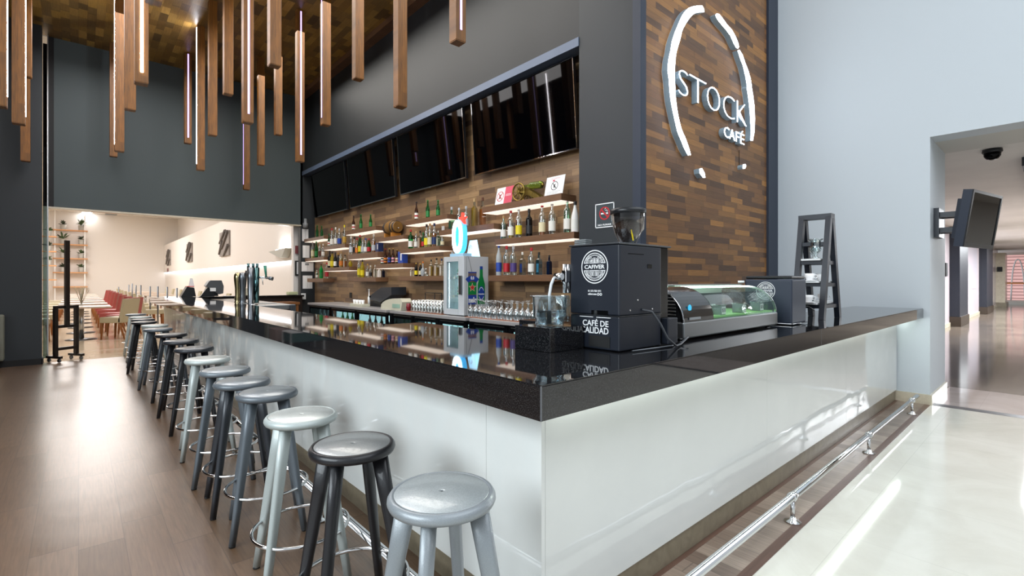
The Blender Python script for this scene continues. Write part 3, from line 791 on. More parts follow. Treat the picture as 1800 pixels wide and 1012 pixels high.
spots = [(777, 862, 'silver', 'silver', 'silver grey round stool nearest the camera at the bar corner'),
         (620, 778, 'black', 'black', 'black round stool second from the bar corner'),
         (530, 727, 'pale', 'pale', 'pale grey round stool third from the bar corner'),
         (470, 687, 'slate', 'slate', 'slate grey stool next behind the first pale one'),
         (426, 668, 'slate', 'dark', 'dark slate stool fifth from the bar corner'),
         (396, 648, 'steel', 'slate', 'blue grey stool sixth from the bar corner, before a pale one'),
         (365, 629, 'pale', 'pale', 'second pale grey stool from the bar corner'),
         (341.5, 610.5, 'dark', 'black', 'dark stool right behind the second pale stool'),
         (318.5, 597.5, 'dark', 'black', 'dark stool ninth from the bar corner'),
         (301, 586.5, 'black', 'dark', 'black stool tenth from the bar corner'),
         (278, 577, 'slate', 'slate', 'slate stool eleventh from the bar corner'),
         (272.5, 570.5, 'pale', 'pale', 'third pale stool from the bar corner, far along the row'),
         (253.5, 565, 'black', 'black', 'far black stool, fourth from the far end of the row'),
         (251.5, 560.5, 'dark', 'slate', 'dark stool third from the far end of the row'),
         (250, 556, 'pale', 'pale', 'pale stool last but one at the far end'),
         (249.7, 551, 'steel', 'pale', 'very last stool at the far end of the bar')]
cache = {}
for i, (px, py, a, b_, lab) in enumerate(spots):
    p = P(px, py, Z=.777)
    if (a, b_) not in cache:
        o = make_stool('stool '+a, 'stool '+b_); cache[(a, b_)] = o
    else: o = copy_tree(cache[(a, b_)])
    o.location = (min(p.x, .87 if i < 12 else .83), p.y, 0); o.rotation_euler = (0, 0, random.uniform(-.12, .12) if i > 1 else 0)
    o['label'] = lab

# ======================= PENDANTS =======================
S_ = .112
mat('pend strip white', 'ffffff', emit='fbf8ff', es=70); mat('pend strip violet', 'd8c8f0', emit='b9a0f0', es=1.9)
pend = [  # X, Y, px-y of bottom, led side (None,'-X','+X','-Y'), led kind
 (-.60, 6.35, 181, '+X', 'w', 'big pale brightly lit tube cut by the left edge'),
 (-.60, 9.5, 131, None, '', 'short brown tube tucked behind the big pale tube at left'),
 (-.58, 8.05, 214, '+X', 'w', 'brown tube with bright strip on its right side, far left'),
 (-.70, 11.1, 281, None, '', 'plain brown tube hanging lowest at the left beside the glass strip'),
 (.42, 11.45, 275, None, '', 'plain brown tube just behind the pale lit one, lower left cluster'),
 (.40, 9.3, 266, '-X', 'w', 'pale tube with a bright strip on its left side, left cluster'),
 (.46, 10.5, 217, None, '', 'short brown tube behind the pale tube of the left cluster'),
 (.42, 7.6, 193, None, '', 'plain brown tube right of the pale lit tube in left cluster'),
 (.42, 6.15, 147, '-Y', 'w', 'pale tube with bright white strip facing the camera, upper left'),
 (.42, 5.05, 3, None, '', 'tube whose bottom just shows at the top edge, upper left'),
 (1.5, 11.0, 252, '-Y', 'v', 'narrow far tube with a violet strip, near the left cluster'),
 (1.5, 9.7, 299, '-X', 'w', 'long tube with bright left edge lighting up the ceiling above it'),
 (1.5, 8.7, 238, None, '', 'plain brown tube right of the long bright-edged tube'),
 (1.5, 7.65, 166, None, '', 'plain brown tube, shorter than its left neighbour, above mid height'),
 (1.5, 6.6, 216, '-Y', 'v', 'dark tube with a violet strip and pale left side'),
 (1.5, 5.5, 116, None, '', 'short tube with pale left side, nearest in its column'),
 (2.6, 11.4, 333, '-X', 'v', 'far narrow tube hanging lowest below the violet striped tube'),
 (2.6, 10.3, 290, None, '', 'plain orange-brown tube right of the lowest far tube'),
 (2.6, 9.2, 237, None, '', 'plain orange-brown tube ending behind the short pale one'),
 (2.6, 8.06, 284, '-Y', 'v', 'long tube with violet strip over the left end of the televisions'),
 (2.6, 6.97, 220, '-X', 'v', 'long brown tube with thin lit left edge before the black wall'),
 (2.6, 5.88, 139.5, None, '', 'plain brown tube before the black wall, third from the right'),
 (2.6, 4.79, 188, None, '', 'plain brown tube before the black wall, second from the right'),
 (2.6, 3.70, 74.7, '-Y', 'v', 'rightmost tube, with a violet strip near its bottom end')]
for X, Y, yb_, side, kind, lab in pend:
    if X > -.2: d = SA*(X+S_)+CA*Y
    else: d = SA*X+CA*Y
    z = CAMZ+(HY-yb_)*d/FPX
    lab = lab.replace('tube of the picture, pale', 'tube, pale')
    t = thing('pendant_light', (X+S_/2, Y+S_/2, ZC), 'square wooden pendant: '+lab, 'pendant light', 'square wooden tube lights hanging from the ceiling')
    b = MB().box(X, X+S_, Y, Y+S_, z, ZC-.0005, .003).build('tube', 'oak tube', t)
    MB().box(X+.004, X+S_-.004, Y+.004, Y+S_-.004, z-.006, z).build('end_cap', 'oak tube', t)
    if side:
        w, e = .011, .0035
        zz0, zz1 = z+.10, ZC-.03
        mm = 'pend strip white' if kind == 'w' else 'pend strip violet'
        if side == '-Y': q_ = MB().box(X+S_/2-w, X+S_/2+w, Y-e, Y, zz0, zz1)
        elif side == '-X': q_ = MB().box(X-e, X, Y+S_/2-w, Y+S_/2+w, zz0, zz1)
        else: q_ = MB().box(X+S_, X+S_+e, Y+S_/2-w, Y+S_/2+w, zz0, zz1)
        q_.build('led_strip', mm, t)

# ======================= TELEVISIONS =======================
for y0, y1, lab in ((3.56, 5.42, 'television nearest the camera above the shelves, with golden reflections'), (5.63, 7.52, 'second television from the pillar above the shelves'),
                    (7.70, 9.59, 'third television from the pillar above the shelves'), (9.75, 11.60, 'farthest television, in the corner by the header wall')):
    t = thing('television', (4.2, (y0+y1)/2, 2.88), 'large black '+lab, 'television', 'four televisions above the bar')
    th = .07
    f = lambda u, v, w: Vector((4.13-v*math.sin(th)-w*math.cos(th), u, 2.885+v*math.cos(th)))
    mb = MB(); obox(mb, f, y0, y1, 0, 1.0, -.04, .0); mb.build('casing', 'black plastic', t)
    mb = MB(); obox(mb, f, y0+.012, y1-.012, .016, .988, 0, .004); mb.build('screen', 'screen black', t)
    mb = MB(); obox(mb, f, y0, y1, 0, .012, 0, .007); obox(mb, f, y0, y0+.007, 0, 1.0, 0, .007); obox(mb, f, y1-.006, y1, 0, 1.0, 0, .006)
    obox(mb, f, (y0+y1)/2-.02, (y0+y1)/2+.02, -.012, 0, 0, .006)
    mb.build('bezel', 'chrome', t)
    MB().box(4.17, 4.249, (y0+y1)/2-.3, (y0+y1)/2+.3, 3.2, 3.6).build('wall_bracket', 'black matte', t)

# ======================= SHELVES AND BOTTLES =======================
XS = 4.0
# name: px0, px1 of the front face, (px, ytop, ybot) at the right end
SH = {
 'far top':        (533, 569, 414, 419.5, 'smallest top shelf in the far corner'),
 'far second':     (568, 606, 428.4, 434.8, 'shelf below and right of the far corner top shelf'),
 'left high':      (607, 660.4, 396.5, 404, 'high shelf left of the small barrel'),
 'far third':      (536, 569, 451, 456.5, 'second lowest-but-one shelf in the far corner'),
 'far fourth':     (569, 613, 468.4, 474.9, 'lower shelf second from the far corner'),
 'mid left':       (611.5, 663.7, 442, 452, 'crowded shelf below the high left shelf'),
 'barrel':         (664, 709, 412.4, 419.5, 'shelf carrying the small barrel'),
 'centre high':    (712, 786, 375.6, 384, 'high shelf right of the small barrel'),
 'far bottom':     (540, 568, 489, 495.5, 'lowest shelf in the far corner'),
 'left bottom':    (612.6, 660.4, 487, 494.7, 'lowest shelf left of centre'),
 'beer':           (660, 708, 462, 470, 'shelf of brown beer bottles'),
 'centre':         (703, 772, 431.6, 439.4, 'middle shelf left of the glowing zero'),
 'centre bottom':  (700, 800, 484.3, 493.3, 'lowest shelf just left of the white mini fridge'),
 'cannon':         (847, 986.5, 339, 351, 'high shelf with the brass cannon'),
 'sign':           (771, 868, 392, 402, 'shelf right behind the glowing zero'),
 'right':          (869.7, 1009, 406.7, 418.6, 'shelf below the cannon shelf'),
 'right bottom':   (858, 979, 482.5, 494, 'lowest shelf right of the mini fridge'),
}
shelf_z = {}
for k, (a, b_, yt, ybt, lab) in SH.items():
    ya, yb_ = YX(b_, XS), YX(a, XS)
    yb_ = min(yb_, YH-.001)
    zt = P(b_, yt, X=XS).z; zb = P(b_, ybt, X=XS).z
    shelf_z[k] = zt
    t = thing('floating_shelf', (XBW, (ya+yb_)/2, zb), 'walnut floating shelf: '+lab, 'shelf', 'staggered walnut shelves')
    MB().box(XS, XBW-.0005, ya, yb_, zb, zt, .001, 1).build('board', 'walnut shelf', t)
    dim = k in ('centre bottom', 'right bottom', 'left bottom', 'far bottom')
    MB().box(XS+.012, XBW-.002, ya+.01, yb_-.01, zb-.006, zb-.0002).build('underside' if dim else 'underside_glow', 'walnut shelf' if dim else 'underside glow', t)  # glowing panel stands in for the LED-washed underside

def gm(name, c, tr=.9, r=.03): return mat('glass '+name, c, r, trans=tr, ior=1.3)
[thin('glass '+n_, c_, .10, .45, .75) for n_, c_ in (('clear', 'eaf0ec'), ('paleg', 'b4dcc4'), ('blue', '8fcbe4'))]; gm('green', '1f8a3a', .85); gm('dkgreen', '0f4a24', .6); gm('brown', '4a240e', .6); gm('black', '0c0a0a', .0); gm('frost', 'd9e2e6', .5, .3)
gm('white', 'eceae6', .0, .3); gm('navy', '101a30', .2); gm('yellow', 'd8c22c', .6); gm('brightgreen', '12b04a', .5)
for k_, c_ in dict(amber='b8640f', gold='c99a1e', orange='c86a1a', water='e6ecec', yel='d6c420', copper='c8623a').items(): mat('liq '+k_, c_, .05, trans=.25, ior=1.33)
for k_, c_ in dict(white='e6e4dc', cream='ddd2ac', yellow='e3cf1f', red='b3202a', blue='2446a0', black='17171a', green='1f7a3a', gold='b8923a', silver='b8bcc2', orange='d87a28', purple='4b3a78', brown='5a2f1a', pink='d89aa8', navy='1a2c5a', tan='b89a6a').items():
    mat('paper '+k_, c_, .45)

PROF = {  # normalised radius / height
 'beer':  [(.0, 0), (.95, 0), (1, .02), (1, .48), (.92, .56), (.5, .72), (.42, .80), (.40, .97), (.44, .98), (.44, 1)],
 'round': [(.0, 0), (.95, 0), (1, .02), (1, .60), (.93, .67), (.5, .75), (.36, .80), (.34, .98), (.38, 1)],
 'slim':  [(.0, 0), (.95, 0), (1, .02), (1, .55), (.9, .64), (.5, .76), (.36, .84), (.34, 1)],
 'bell':  [(.0, 0), (.80, 0), (.85, .02), (.92, .3), (1, .5), (.98, .60), (.6, .70), (.38, .78), (.34, 1)],
 'square': [(.0, 0), (1, 0), (1.02, .02), (1.02, .60), (.9, .68), (.4, .74), (.34, .78), (.34, 1)],
 'bulb':  [(.0, 0), (.7, 0), (.9, .06), (1.15, .22), (1.1, .40), (.7, .52), (.3, .60), (.26, .96), (.32, 1)],
 'malibu': [(.0, 0), (.95, 0), (1, .02), (1, .42), (.85, .60), (.5, .76), (.34, .86), (.3, 1)],
}
mesh_cache = {}
def bottle(x, y, z, typ, h, r, glass, label, cap, liq, lab, group):
    t = thing('bottle', (x, y, z), lab, 'bottle', group)
    key = (typ, glass, label, cap, liq)
    n = 4 if typ == 'square' else 20
    mats = []
    if key not in mesh_cache:
        pr = PROF[typ]; parts = []
        mtx = Matrix.Rotation(PI/4, 3, 'Z') if typ == 'square' else None
        k4 = 1.25 if typ == 'square' else 1.
        mb = MB(); mb.lathe([(a*k4, b_) for a, b_ in pr], n, caps=False, mtx=mtx)
        if typ == 'square':
            for f_ in mb.bm.faces: f_.smooth = False
        parts.append(('glass_body', mb, 'glass '+glass))
        if liq:
            col, lv = liq
            q_ = [(a*k4*.9, b_) for a, b_ in pr if b_ <= lv]; q_[0] = (.02, .012); q_[1] = (q_[1][0], .012)
            mb = MB(); mb.lathe(q_+[(q_[-1][0], lv)], n, mtx=mtx); parts.append(('liquid', mb, 'liq '+col))
        if label:
            mb = MB()
            if typ == 'square': mb.box(-.90, -.885, -.62, .62, .12, .50)
            elif typ == 'bulb': mb.lathe([(1.165, .17), (1.175, .25), (1.13, .35)], n, caps=False)
            else: mb.lathe([(1.03, .12), (1.03, .42)], n, caps=False)
            parts.append(('paper_label', mb, 'paper '+label))
            if typ in ('beer',) and label not in ('black', 'green'):
                mb = MB(); mb.lathe([(1.045, .22), (1.045, .30)], n, caps=False)
                parts[-1][1].mi = 0
                parts.append(('label_band', mb, 'paper '+('red' if label in ('white', 'cream') else 'black')))
        if cap:
            mb = MB(); mb.lathe([(.42, .90), (.42, 1.015), (.36, 1.02)] if typ != 'beer' else [(.5, .965), (.5, 1.0), (.4, 1.01)], 14)
            parts.append(('cap', mb, 'paper '+cap))
        out_ = []
        for nm, mb, mm in parts:
            o = mb.build(nm, mm); out_.append((nm, o.data)); bpy.data.objects.remove(o)
        mesh_cache[key] = out_
    for nm, me in mesh_cache[key]:
        o = bpy.data.objects.new(nm, me); COL.objects.link(o); o.parent = t
        o.scale = (r, r, h)
    return t

def B_sh(shelf, rows, xoff=.12):
    z = shelf_z[shelf]+.001
    desc = SH[shelf][4]
    for i, row in enumerate(rows):
        px, ytop, typ, glass, label, cap = row[:6]
        liq = row[6] if len(row) > 6 else None
        X = XS+xoff+(row[7] if len(row) > 7 else 0)
        p = P(px, ytop, X=X); h = max(.12, min(.42, p.z-z))
        ya_, yb2 = YX(SH[shelf][1], XS)+.03, min(YX(SH[shelf][0], XS), YH)-.03; p.y = max(ya_, min(yb2, p.y))
        r = {'beer': .030, 'round': .037, 'slim': .034, 'bell': .038, 'square': .034, 'bulb': .045, 'malibu': .041}[typ]
        r *= min(1.1, max(.75, h/.30))
        if typ == 'beer': r = .030
        nth = ['first', 'second', 'third', 'fourth', 'fifth', 'sixth', 'seventh', 'eighth', 'ninth', 'tenth'][i]
        d = {'clear': 'clear', 'green': 'green', 'dkgreen': 'dark green', 'brown': 'brown', 'black': 'black', 'paleg': 'pale green', 'blue': 'light blue', 'frost': 'frosted', 'white': 'white', 'navy': 'dark navy', 'yellow': 'yellow', 'brightgreen': 'bright green'}[glass]
        lab = '%s %sbottle, %s from the left, %s' % (d, 'beer ' if typ == 'beer' else '', nth, desc)
        if len(lab.split()) > 16: lab = ' '.join(lab.split()[:16])
        bottle(p.x, p.y, z, typ, h, r, glass, label, cap, liq, lab, 'bottles on the wall shelves')

B_sh('far top', [(557.5, 396, 'beer', 'green', None, 'green'), (565.5, 397, 'beer', 'green', None, 'green')])
B_sh('far second', [(577, 411.6, 'beer', 'dkgreen', 'white', 'green'), (583.5, 401.7, 'round', 'clear', 'white', 'red'), (590, 400, 'slim', 'clear', 'white', 'white'), (596.5, 402, 'round', 'clear', 'blue', 'silver'), (605.5, 396, 'slim', 'clear', 'gold', 'yellow', ('gold', .35))])
B_sh('left high', [(621.5, 382-3, 'beer', 'brown', 'white', 'black'), (634.5, 377, 'beer', 'green', 'green', 'green'), (651.5, 377, 'beer', 'green', 'green', 'green')])
B_sh('far third', [(549.5, 423, 'slim', 'clear', 'cream', 'red', ('yel', .5)), (556, 424.5, 'slim', 'green', 'green', 'green'), (562.5, 425.5, 'slim', 'clear', 'brown', 'tan'), (568, 429, 'round', 'clear', 'white', 'white')])
B_sh('far fourth', [(579, 441, 'round', 'black', 'cream', 'black'), (584, 443, 'round', 'yellow', 'yellow', 'black'), (589.5, 444, 'slim', 'black', 'white', 'black'), (594.5, 445, 'slim', 'black', 'black', 'gold'), (599.5, 443, 'round', 'clear', 'orange', 'tan', ('gold', .6)), (606.5, 448, 'square', 'clear', 'white', 'black', ('orange', .5)), (616, 453, 'bulb', 'yellow', None, 'yellow')])
B_sh('mid left', [(617, 416, 'slim', 'clear', 'silver', 'white', None, -.08), (622.5, 417, 'round', 'clear', 'black', 'black', ('amber', .5)), (627.5, 419, 'slim', 'clear', 'orange', 'red', ('amber', .6)), (632.8, 413.6, 'slim', 'green', 'yellow', 'red'), (638, 417, 'round', 'clear', 'silver', 'tan'), (643, 419, 'round', 'clear', 'white', 'blue'), (648.5, 419.5, 'round', 'green', 'red', 'red'), (657, 412, 'round', 'clear', 'silver', 'white', ('amber', .65))])
B_sh('centre high', [(732, 355, 'beer', 'brown', 'white', 'black'), (752, 352, 'beer', 'green', 'green', 'green'), (770, 352, 'beer', 'green', 'green', 'green')])
B_sh('far bottom', [(557, 475, 'round', 'paleg', 'white', 'white'), (564.5, 464, 'round', 'brightgreen', 'green', 'brown'), (574.5, 462, 'slim', 'clear', 'red', 'red')])
B_sh('left bottom', [(631.5, 453, 'slim', 'clear', 'yellow', 'red', ('yel', .5)), (637, 457, 'slim', 'yellow', 'yellow', 'black'), (646, 464, 'bell', 'clear', 'white', 'gold'), (651.5, 467, 'round', 'clear', 'black', 'white'), (659.5, 466, 'square', 'clear', 'white', 'white'), (666.5, 470, 'square', 'white', 'red', 'red'), (673.5, 470, 'square', 'navy', 'purple', 'purple', None, .07)])
B_sh('beer', [(669.5, 442.6, 'beer', 'dkgreen', 'white', 'silver'), (677.5, 437.4, 'beer', 'brown', 'orange', 'red'), (684.5, 437, 'beer', 'brown', 'blue', 'gold'), (691, 437, 'beer', 'brown', 'pink', 'gold'), (698, 439, 'beer', 'brown', 'cream', 'gold')])
B_sh('centre', [(722, 404, 'round', 'green', 'white', 'red'), (731.5, 407, 'round', 'clear', 'white', 'tan'), (738.5, 406, 'square', 'clear', 'brown', 'black', ('amber', .6)), (744, 409, 'round', 'green', 'red', 'green'), (750, 395, 'bell', 'clear', 'yellow', 'black', ('yel', .3)), (756, 392.5, 'bell', 'clear', 'cream', 'tan', ('gold', .6)), (763.5, 393, 'bell', 'clear', 'navy', 'navy', ('amber', .6)), (770.5, 406, 'square', 'paleg', 'white', 'white'), (777.5, 412, 'round', 'clear', 'cream', 'silver')])
B_sh('centre bottom', [(724, 470, 'square', 'clear', 'white', 'white'), (731.5, 462, 'round', 'black', 'yellow', 'gold'), (739, 463, 'round', 'black', 'cream', 'gold'), (743.5, 460, 'bulb', 'frost', None, 'orange', ('copper', .3)), (749, 472, 'bulb', 'clear', None, 'white'), (758, 456.7, 'square', 'clear', 'black', 'black', ('gold', .6)), (767.5, 454, 'square', 'clear', 'navy', 'black', ('gold', .5)), (776.5, 455, 'square', 'clear', 'silver', 'navy')])
B_sh('sign', [(794, 364.6, 'square', 'paleg', 'green', 'silver'), (807, 366, 'round', 'clear', 'white', 'silver'), (819.5, 363, 'round', 'clear', 'silver', 'silver'), (834, 350, 'square', 'clear', None, 'tan', ('gold', .75)), (848.5, 348, 'square', 'clear', None, 'brown', ('orange', .6))])
B_sh('right', [(885, 380, 'round', 'paleg', 'white', 'tan'), (898, 369.6, 'round', 'clear', 'white', 'red', ('gold', .3)), (912, 366, 'round', 'clear', 'yellow', 'silver'), (930, 368, 'round', 'black', 'black', 'black'), (953, 358.7, 'bell', 'clear', 'cream', 'red', ('orange', .42)), (970.5, 355.5, 'bell', 'clear', 'white', 'silver'), (997, 349, 'round', 'paleg', 'white', 'white'), (1011, 355, 'malibu', 'white', 'white', 'black')])
B_sh('right bottom', [(877, 430, 'slim', 'frost', 'blue', 'blue'), (890.5, 433, 'round', 'clear', 'red', 'red'), (902.5, 432.6, 'round', 'clear', 'purple', 'silver'), (918.5, 443.7, 'square', 'clear', 'blue', 'white'), (934, 436, 'round', 'clear', 'white', 'red'), (947.5, 443.7, 'square', 'blue', 'white', 'black'), (965.5, 449, 'square', 'navy', 'silver', 'black')])
# boxes on shelves
for px, shf, w, h_, c_, lab in ((708, 'beer', .16, .20, 'paper blue', 'blue carton at the right end of the beer shelf'), (667, 'mid left', .12, .17, 'paper navy', 'dark blue carton at the right end of the crowded shelf')):
    p = P(px, 440, X=XS+.13); z = shelf_z[shf]
    mb = MB().box(p.x-.05, p.x+.05, p.y-w/2, p.y+w/2, z+.001, z+h_, .003); mb.mi = 1
    mb.box(p.x-.0512, p.x-.05, p.y-w*.3, p.y-w*.05, z+.05, z+h_*.85)
    tag(mb.build('carton', [c_, 'paper white']), lab, 'box')

# small barrel on its shelf
z = shelf_z['barrel']
y0, y1 = YX(702, XS+.12), YX(702, XS+.12)
cb = P(690, 400, X=XS+.12)
t = thing('small_barrel', (cb.x, cb.y, z), 'small oak barrel with metal hoops lying on a shelf', 'barrel')
bz = z+.175; L = .40; yc = cb.y+.0
pr = [(.09+.035*math.cos(PI*(k/12-.5)), -L/2+L*k/12) for k in range(13)]
mb = MB().lathe(pr, 32, (cb.x, yc, bz), 'Y'); br = mb.build('staves', mat('barrel oak', '7d5a2a', .45, var=.15, bscale=14), t)
for k in (1, 3, 9, 11):
    r_ = .09+.035*math.cos(PI*(k/12-.5))+.002
    MB().lathe([(r_-.006, -L/2+L*(k-.36)/12), (r_+.002, -L/2+L*(k-.35)/12), (r_+.003, -L/2+L*(k+.35)/12), (r_-.006, -L/2+L*(k+.36)/12)], 32, (cb.x, yc, bz), 'Y', caps=False).build('hoop', 'blue black metal', t)
MB().rod((cb.x-.02, yc-L/2-.0, bz-.03), (cb.x-.02, yc-L/2-.07, bz-.03), .010).build('spigot', 'chrome', t)
for s in (-1, 1): MB().box(cb.x-.09, cb.x+.09, yc+s*.12-.02, yc+s*.12+.02, z+.001, z+.075).build('stand', mat('light oak', 'b8792f', .5), t)

# signs and cannon on the high shelf
z = shelf_z['cannon']
def leaning_sign(px0, px1, hgt, lab, red=False):
    X = XS+.06; ya, yb_ = YX(px1, X), YX(px0, X)
    t = thing('notice_board', (X, (ya+yb_)/2, z), lab, 'sign')
    th = .22
    f = lambda u, v, w: Vector((X+v*math.sin(th)-w, (ya+yb_)/2-u, z+.001+v*math.cos(th)))
    W = yb_-ya; mb = MB(); obox(mb, f, -W/2, W/2, 0, hgt, 0, .006); mb.build('board', 'white paper', t)
    if red:
        mb = MB(); obox(mb, f, .02*W, W/2, 0, hgt, .006, .0065); mb.build('red_field', mat('sign red', 'c8425a', .5), t)
        mb = MB(); obox(mb, f, .08*W, W*.4, hgt*.55, hgt*.57, .0065, .007); obox(mb, f, .08*W, W*.4, hgt*.48, hgt*.50, .0065, .007); mb.build('white_line', 'white paper', t)
        c = (-.24*W, hgt*.5); R = W*.21
    else:
        c = (0, hgt*.5); R = W*.19
        mb = MB(); text_into(mb, 'NO ARMAS', f(0, hgt*.88, .007), (0, -1, 0), (math.sin(th), 0, math.cos(th)), size=.03, depth=.001, fit=(W*.5, hgt*.04)); obox(mb, f, -.14*W, -.02*W, hgt*.74, hgt*.82, .006, .007); mb.build('red_print', mat('sign red', 'c8425a', .5), t)
        mb = MB()
        for k in range(3): obox(mb, f, -.36*W, (.36-.1*k)*W, hgt*(.2-.06*k), hgt*(.215-.06*k), .006, .007)
        mb.build('small_print', 'grey plastic', t)
    ff = lambda u, v, w: f(u, v, .0062+w)
    mb = MB(); arc_band(mb, c, R*.86, R, 0, 2*PI, ff, 36)
    dx = .6*R; mb.prism([(c[0]-dx-.06*R, c[1]+dx), (c[0]-dx+.1*R, c[1]+dx+.06*R), (c[0]+dx+.06*R, c[1]-dx), (c[0]+dx-.1*R, c[1]-dx-.06*R)], ff, .0008)
    if red: mb.prism([(c[0]+dx+.06*R, c[1]+dx), (c[0]+dx-.1*R, c[1]+dx+.06*R), (c[0]-dx-.06*R, c[1]-dx), (c[0]-dx+.1*R, c[1]-dx-.06*R)], ff, .0008)
    mb.build('prohibition_ring', 'red' if red else 'black matte', t)
    mb = MB(); mb.prism([(c[0]-.1*R, c[1]-.5*R), (c[0]+.1*R, c[1]-.5*R), (c[0]+.15*R, c[1]+.2*R), (c[0]+.35*R, c[1]+.45*R), (c[0], c[1]+.35*R), (c[0]-.3*R, c[1]+.1*R)], ff, .0006); mb.build('pictogram', 'black matte', t)
leaning_sign(870, 899, .235, 'white and red prohibition notice left of the cannon', True)
leaning_sign(957, 989, .235, 'white notice with black prohibition ring right of the cannon')
t = thing('bottle_cannon', (XS+.12, YX(922, XS+.12), z), 'brass toy cannon holding a green bottle, between two notices', 'ornament')
yc = YX(913, XS+.06); X = XS+.05
for xx in (XS+.045, XS+.20):
    mb = MB(); mb.ring((xx, yc, z+.118), .105, .011, 40, 8, 'X'); mb.lathe([(.022, -.014), (.022, .014)], 16, (xx, yc, z+.118), 'X')
    for k in range(8):
        a = PI*k/4+.2; mb.rod((xx, yc, z+.118), (xx, yc+.1*math.cos(a), z+.118+.1*math.sin(a)), .006, n=8)
    mb.build('wheel', 'brass', t)
mb = MB()
for xx in (XS+.075, XS+.155):
    mb.prism([(yc+.05, z+.10), (yc+.05, z+.19), (yc-.10, z+.16), (yc-.30, z+.05), (yc-.36, z+.002), (yc-.28, z+.002), (yc-.15, z+.06)], lambda u, v, w, xx=xx: Vector((xx+w, u, v)), .012)
mb.rod((XS+.045, yc, z+.118), (XS+.20, yc, z+.118), .01)
mb.build('carriage', 'brass', t)
d_ = Vector((0, -.95, .30)).normalized(); q_ = Vector((0, 0, 1)).rotation_difference(-d_).to_matrix()
pos = Vector((XS+.12, yc-.33, z+.17))
mb = MB().lathe([(.001, 0), (.04, 0), (.043, .01), (.043, .17), (.03, .21), (.016, .24), (.015, .31), (.001, .31)], 24, pos, caps=False, mtx=Vector((0, 0, 1)).rotation_difference(Vector((0, .96, .08)).normalized()).to_matrix())
mb.build('glass_bottle', gm('olive', '9db84a', .8), t)
mb = MB().lathe([(.001, .0), (.012, .0), (.02, -.02), (.001, -.03)], 14, pos, caps=False, mtx=Vector((0, 0, 1)).rotation_difference(Vector((0, .96, .08)).normalized()).to_matrix()); mb.build('knob', 'brass', t)

# ======================= BACK COUNTER AND FRIDGES =======================
XC, ZCB = 3.62, .957
units = [(3.45, YX(828, XC), 'back counter fridge nearest the pillar'), (YX(822, XC), YX(688, XC), 'middle back counter fridge'), (YX(682, XC), YX(543, XC), 'farthest back counter fridge')]
tr_ = 0
for y0, y1, lab in units:
    t = thing('back_bar_fridge', (3.9, (y0+y1)/2, 0), 'black '+lab+' with lit glass doors and steel top', 'fridge', 'fridges along the back bar')
    MB().box(XC-.03, XBW-.001, y0+.005, y1-.005, ZCB-.038, ZCB, .002).build('steel_top', mat('counter steel', 'a8a6a6', .35, .35, bump=.03, bscale=40), t)
    mb = MB(); mb.box(XC+.04, XBW-.002, y0+.01, y0+.03, .10, ZCB-.04); mb.box(XC+.04, XBW-.002, y1-.03, y1-.01, .10, ZCB-.04)
    mb.box(XC+.04, XBW-.002, y0+.03, y1-.03, .10, .14); mb.box(XBW-.05, XBW-.002, y0+.03, y1-.03, .14, ZCB-.04); mb.box(XC+.03, XBW-.05, y0+.03, y1-.03, ZCB-.09, ZCB-.04)
    mb.box(XC+.1, XBW-.01, y0+.03, y1-.03, .0, .10)
    cab = mb.build('cabinet', 'black plastic', t)
    MB().box(XBW-.06, XBW-.052, y0+.05, y1-.05, .16, ZCB-.1).build('lit_back', 'fridge glow', cab)
    nd = 3 if (y1-y0) > 1.9 else 2
    w = (y1-y0-.04)/nd
    for k in range(nd):
        a = y0+.02+k*w
        mb = MB(); mb.box(XC, XC+.028, a+.004, a+.07, .13, ZCB-.06); mb.box(XC, XC+.028, a+w-.07, a+w-.004, .13, ZCB-.06); mb.box(XC, XC+.028, a+.07, a+w-.07, .13, .19); mb.box(XC, XC+.028, a+.07, a+w-.07, ZCB-.11, ZCB-.06)
        dr = mb.build('door', 'black gloss', t)
        MB().box(XC+.01, XC+.014, a+.07, a+w-.07, .19, ZCB-.11).build('glass_pane', 'thin glass', dr)
        MB().box(XC-.012, XC, a+.06, a+w-.06, ZCB-.072, ZCB-.062).build('handle', 'steel', dr)
        cols = [('green', 'white'), ('clear', 'blue'), ('brown', 'orange')]
        for j in range(4):
            g, lb = cols[(k+tr_) % 3]
            yy = a+w*(.22+.19*j)
            bottle(XC+.14, yy, .60, 'beer', .235, .03, g, lb, 'white' if j % 2 else 'gold', None, '%s drink bottle behind door %s of the %s' % ({'green': 'green', 'clear': 'clear', 'brown': 'brown'}[g], ['one', 'two', 'three'][k], lab), 'bottles inside the back bar fridges behind door %d of %s' % (k+1, lab))
    tr_ += 1
    MB().box(XC+.06, XBW-.07, y0+.03, y1-.03, .59, .599).build('wire_shelf', 'steel', cab)

# white mini fridge
t = thing('mini_fridge', (3.9, 5.3, ZCB), 'white countertop mini fridge with glass door and beer stickers', 'fridge')
fy0, fy1, fx0, fx1, fz0, fz1 = 5.09, 5.56, 3.70, 4.10, ZCB+.012, 1.737
m_fw = mat('fridge white', 'b9bec2', .35)
mb = MB(); mb.box(fx0+.045, fx1, fy0, fy0+.02, fz0, fz1); mb.box(fx0+.045, fx1, fy1-.02, fy1, fz0, fz1); mb.box(fx0+.045, fx1, fy0+.02, fy1-.02, fz0, fz0+.03); mb.box(fx0+.045, fx1, fy0+.02, fy1-.02, fz1-.03, fz1); mb.box(fx1-.02, fx1, fy0+.02, fy1-.02, fz0+.03, fz1-.03)
cab = mb.build('cabinet', m_fw, t)
mb = MB(); mb.box(fx1-.03, fx1-.021, fy0+.03, fy1-.03, fz0+.04, fz1-.04); mb.build('lit_back', mat('mini glow', 'ffffff', emit='d8fff8', es=2.2), cab)
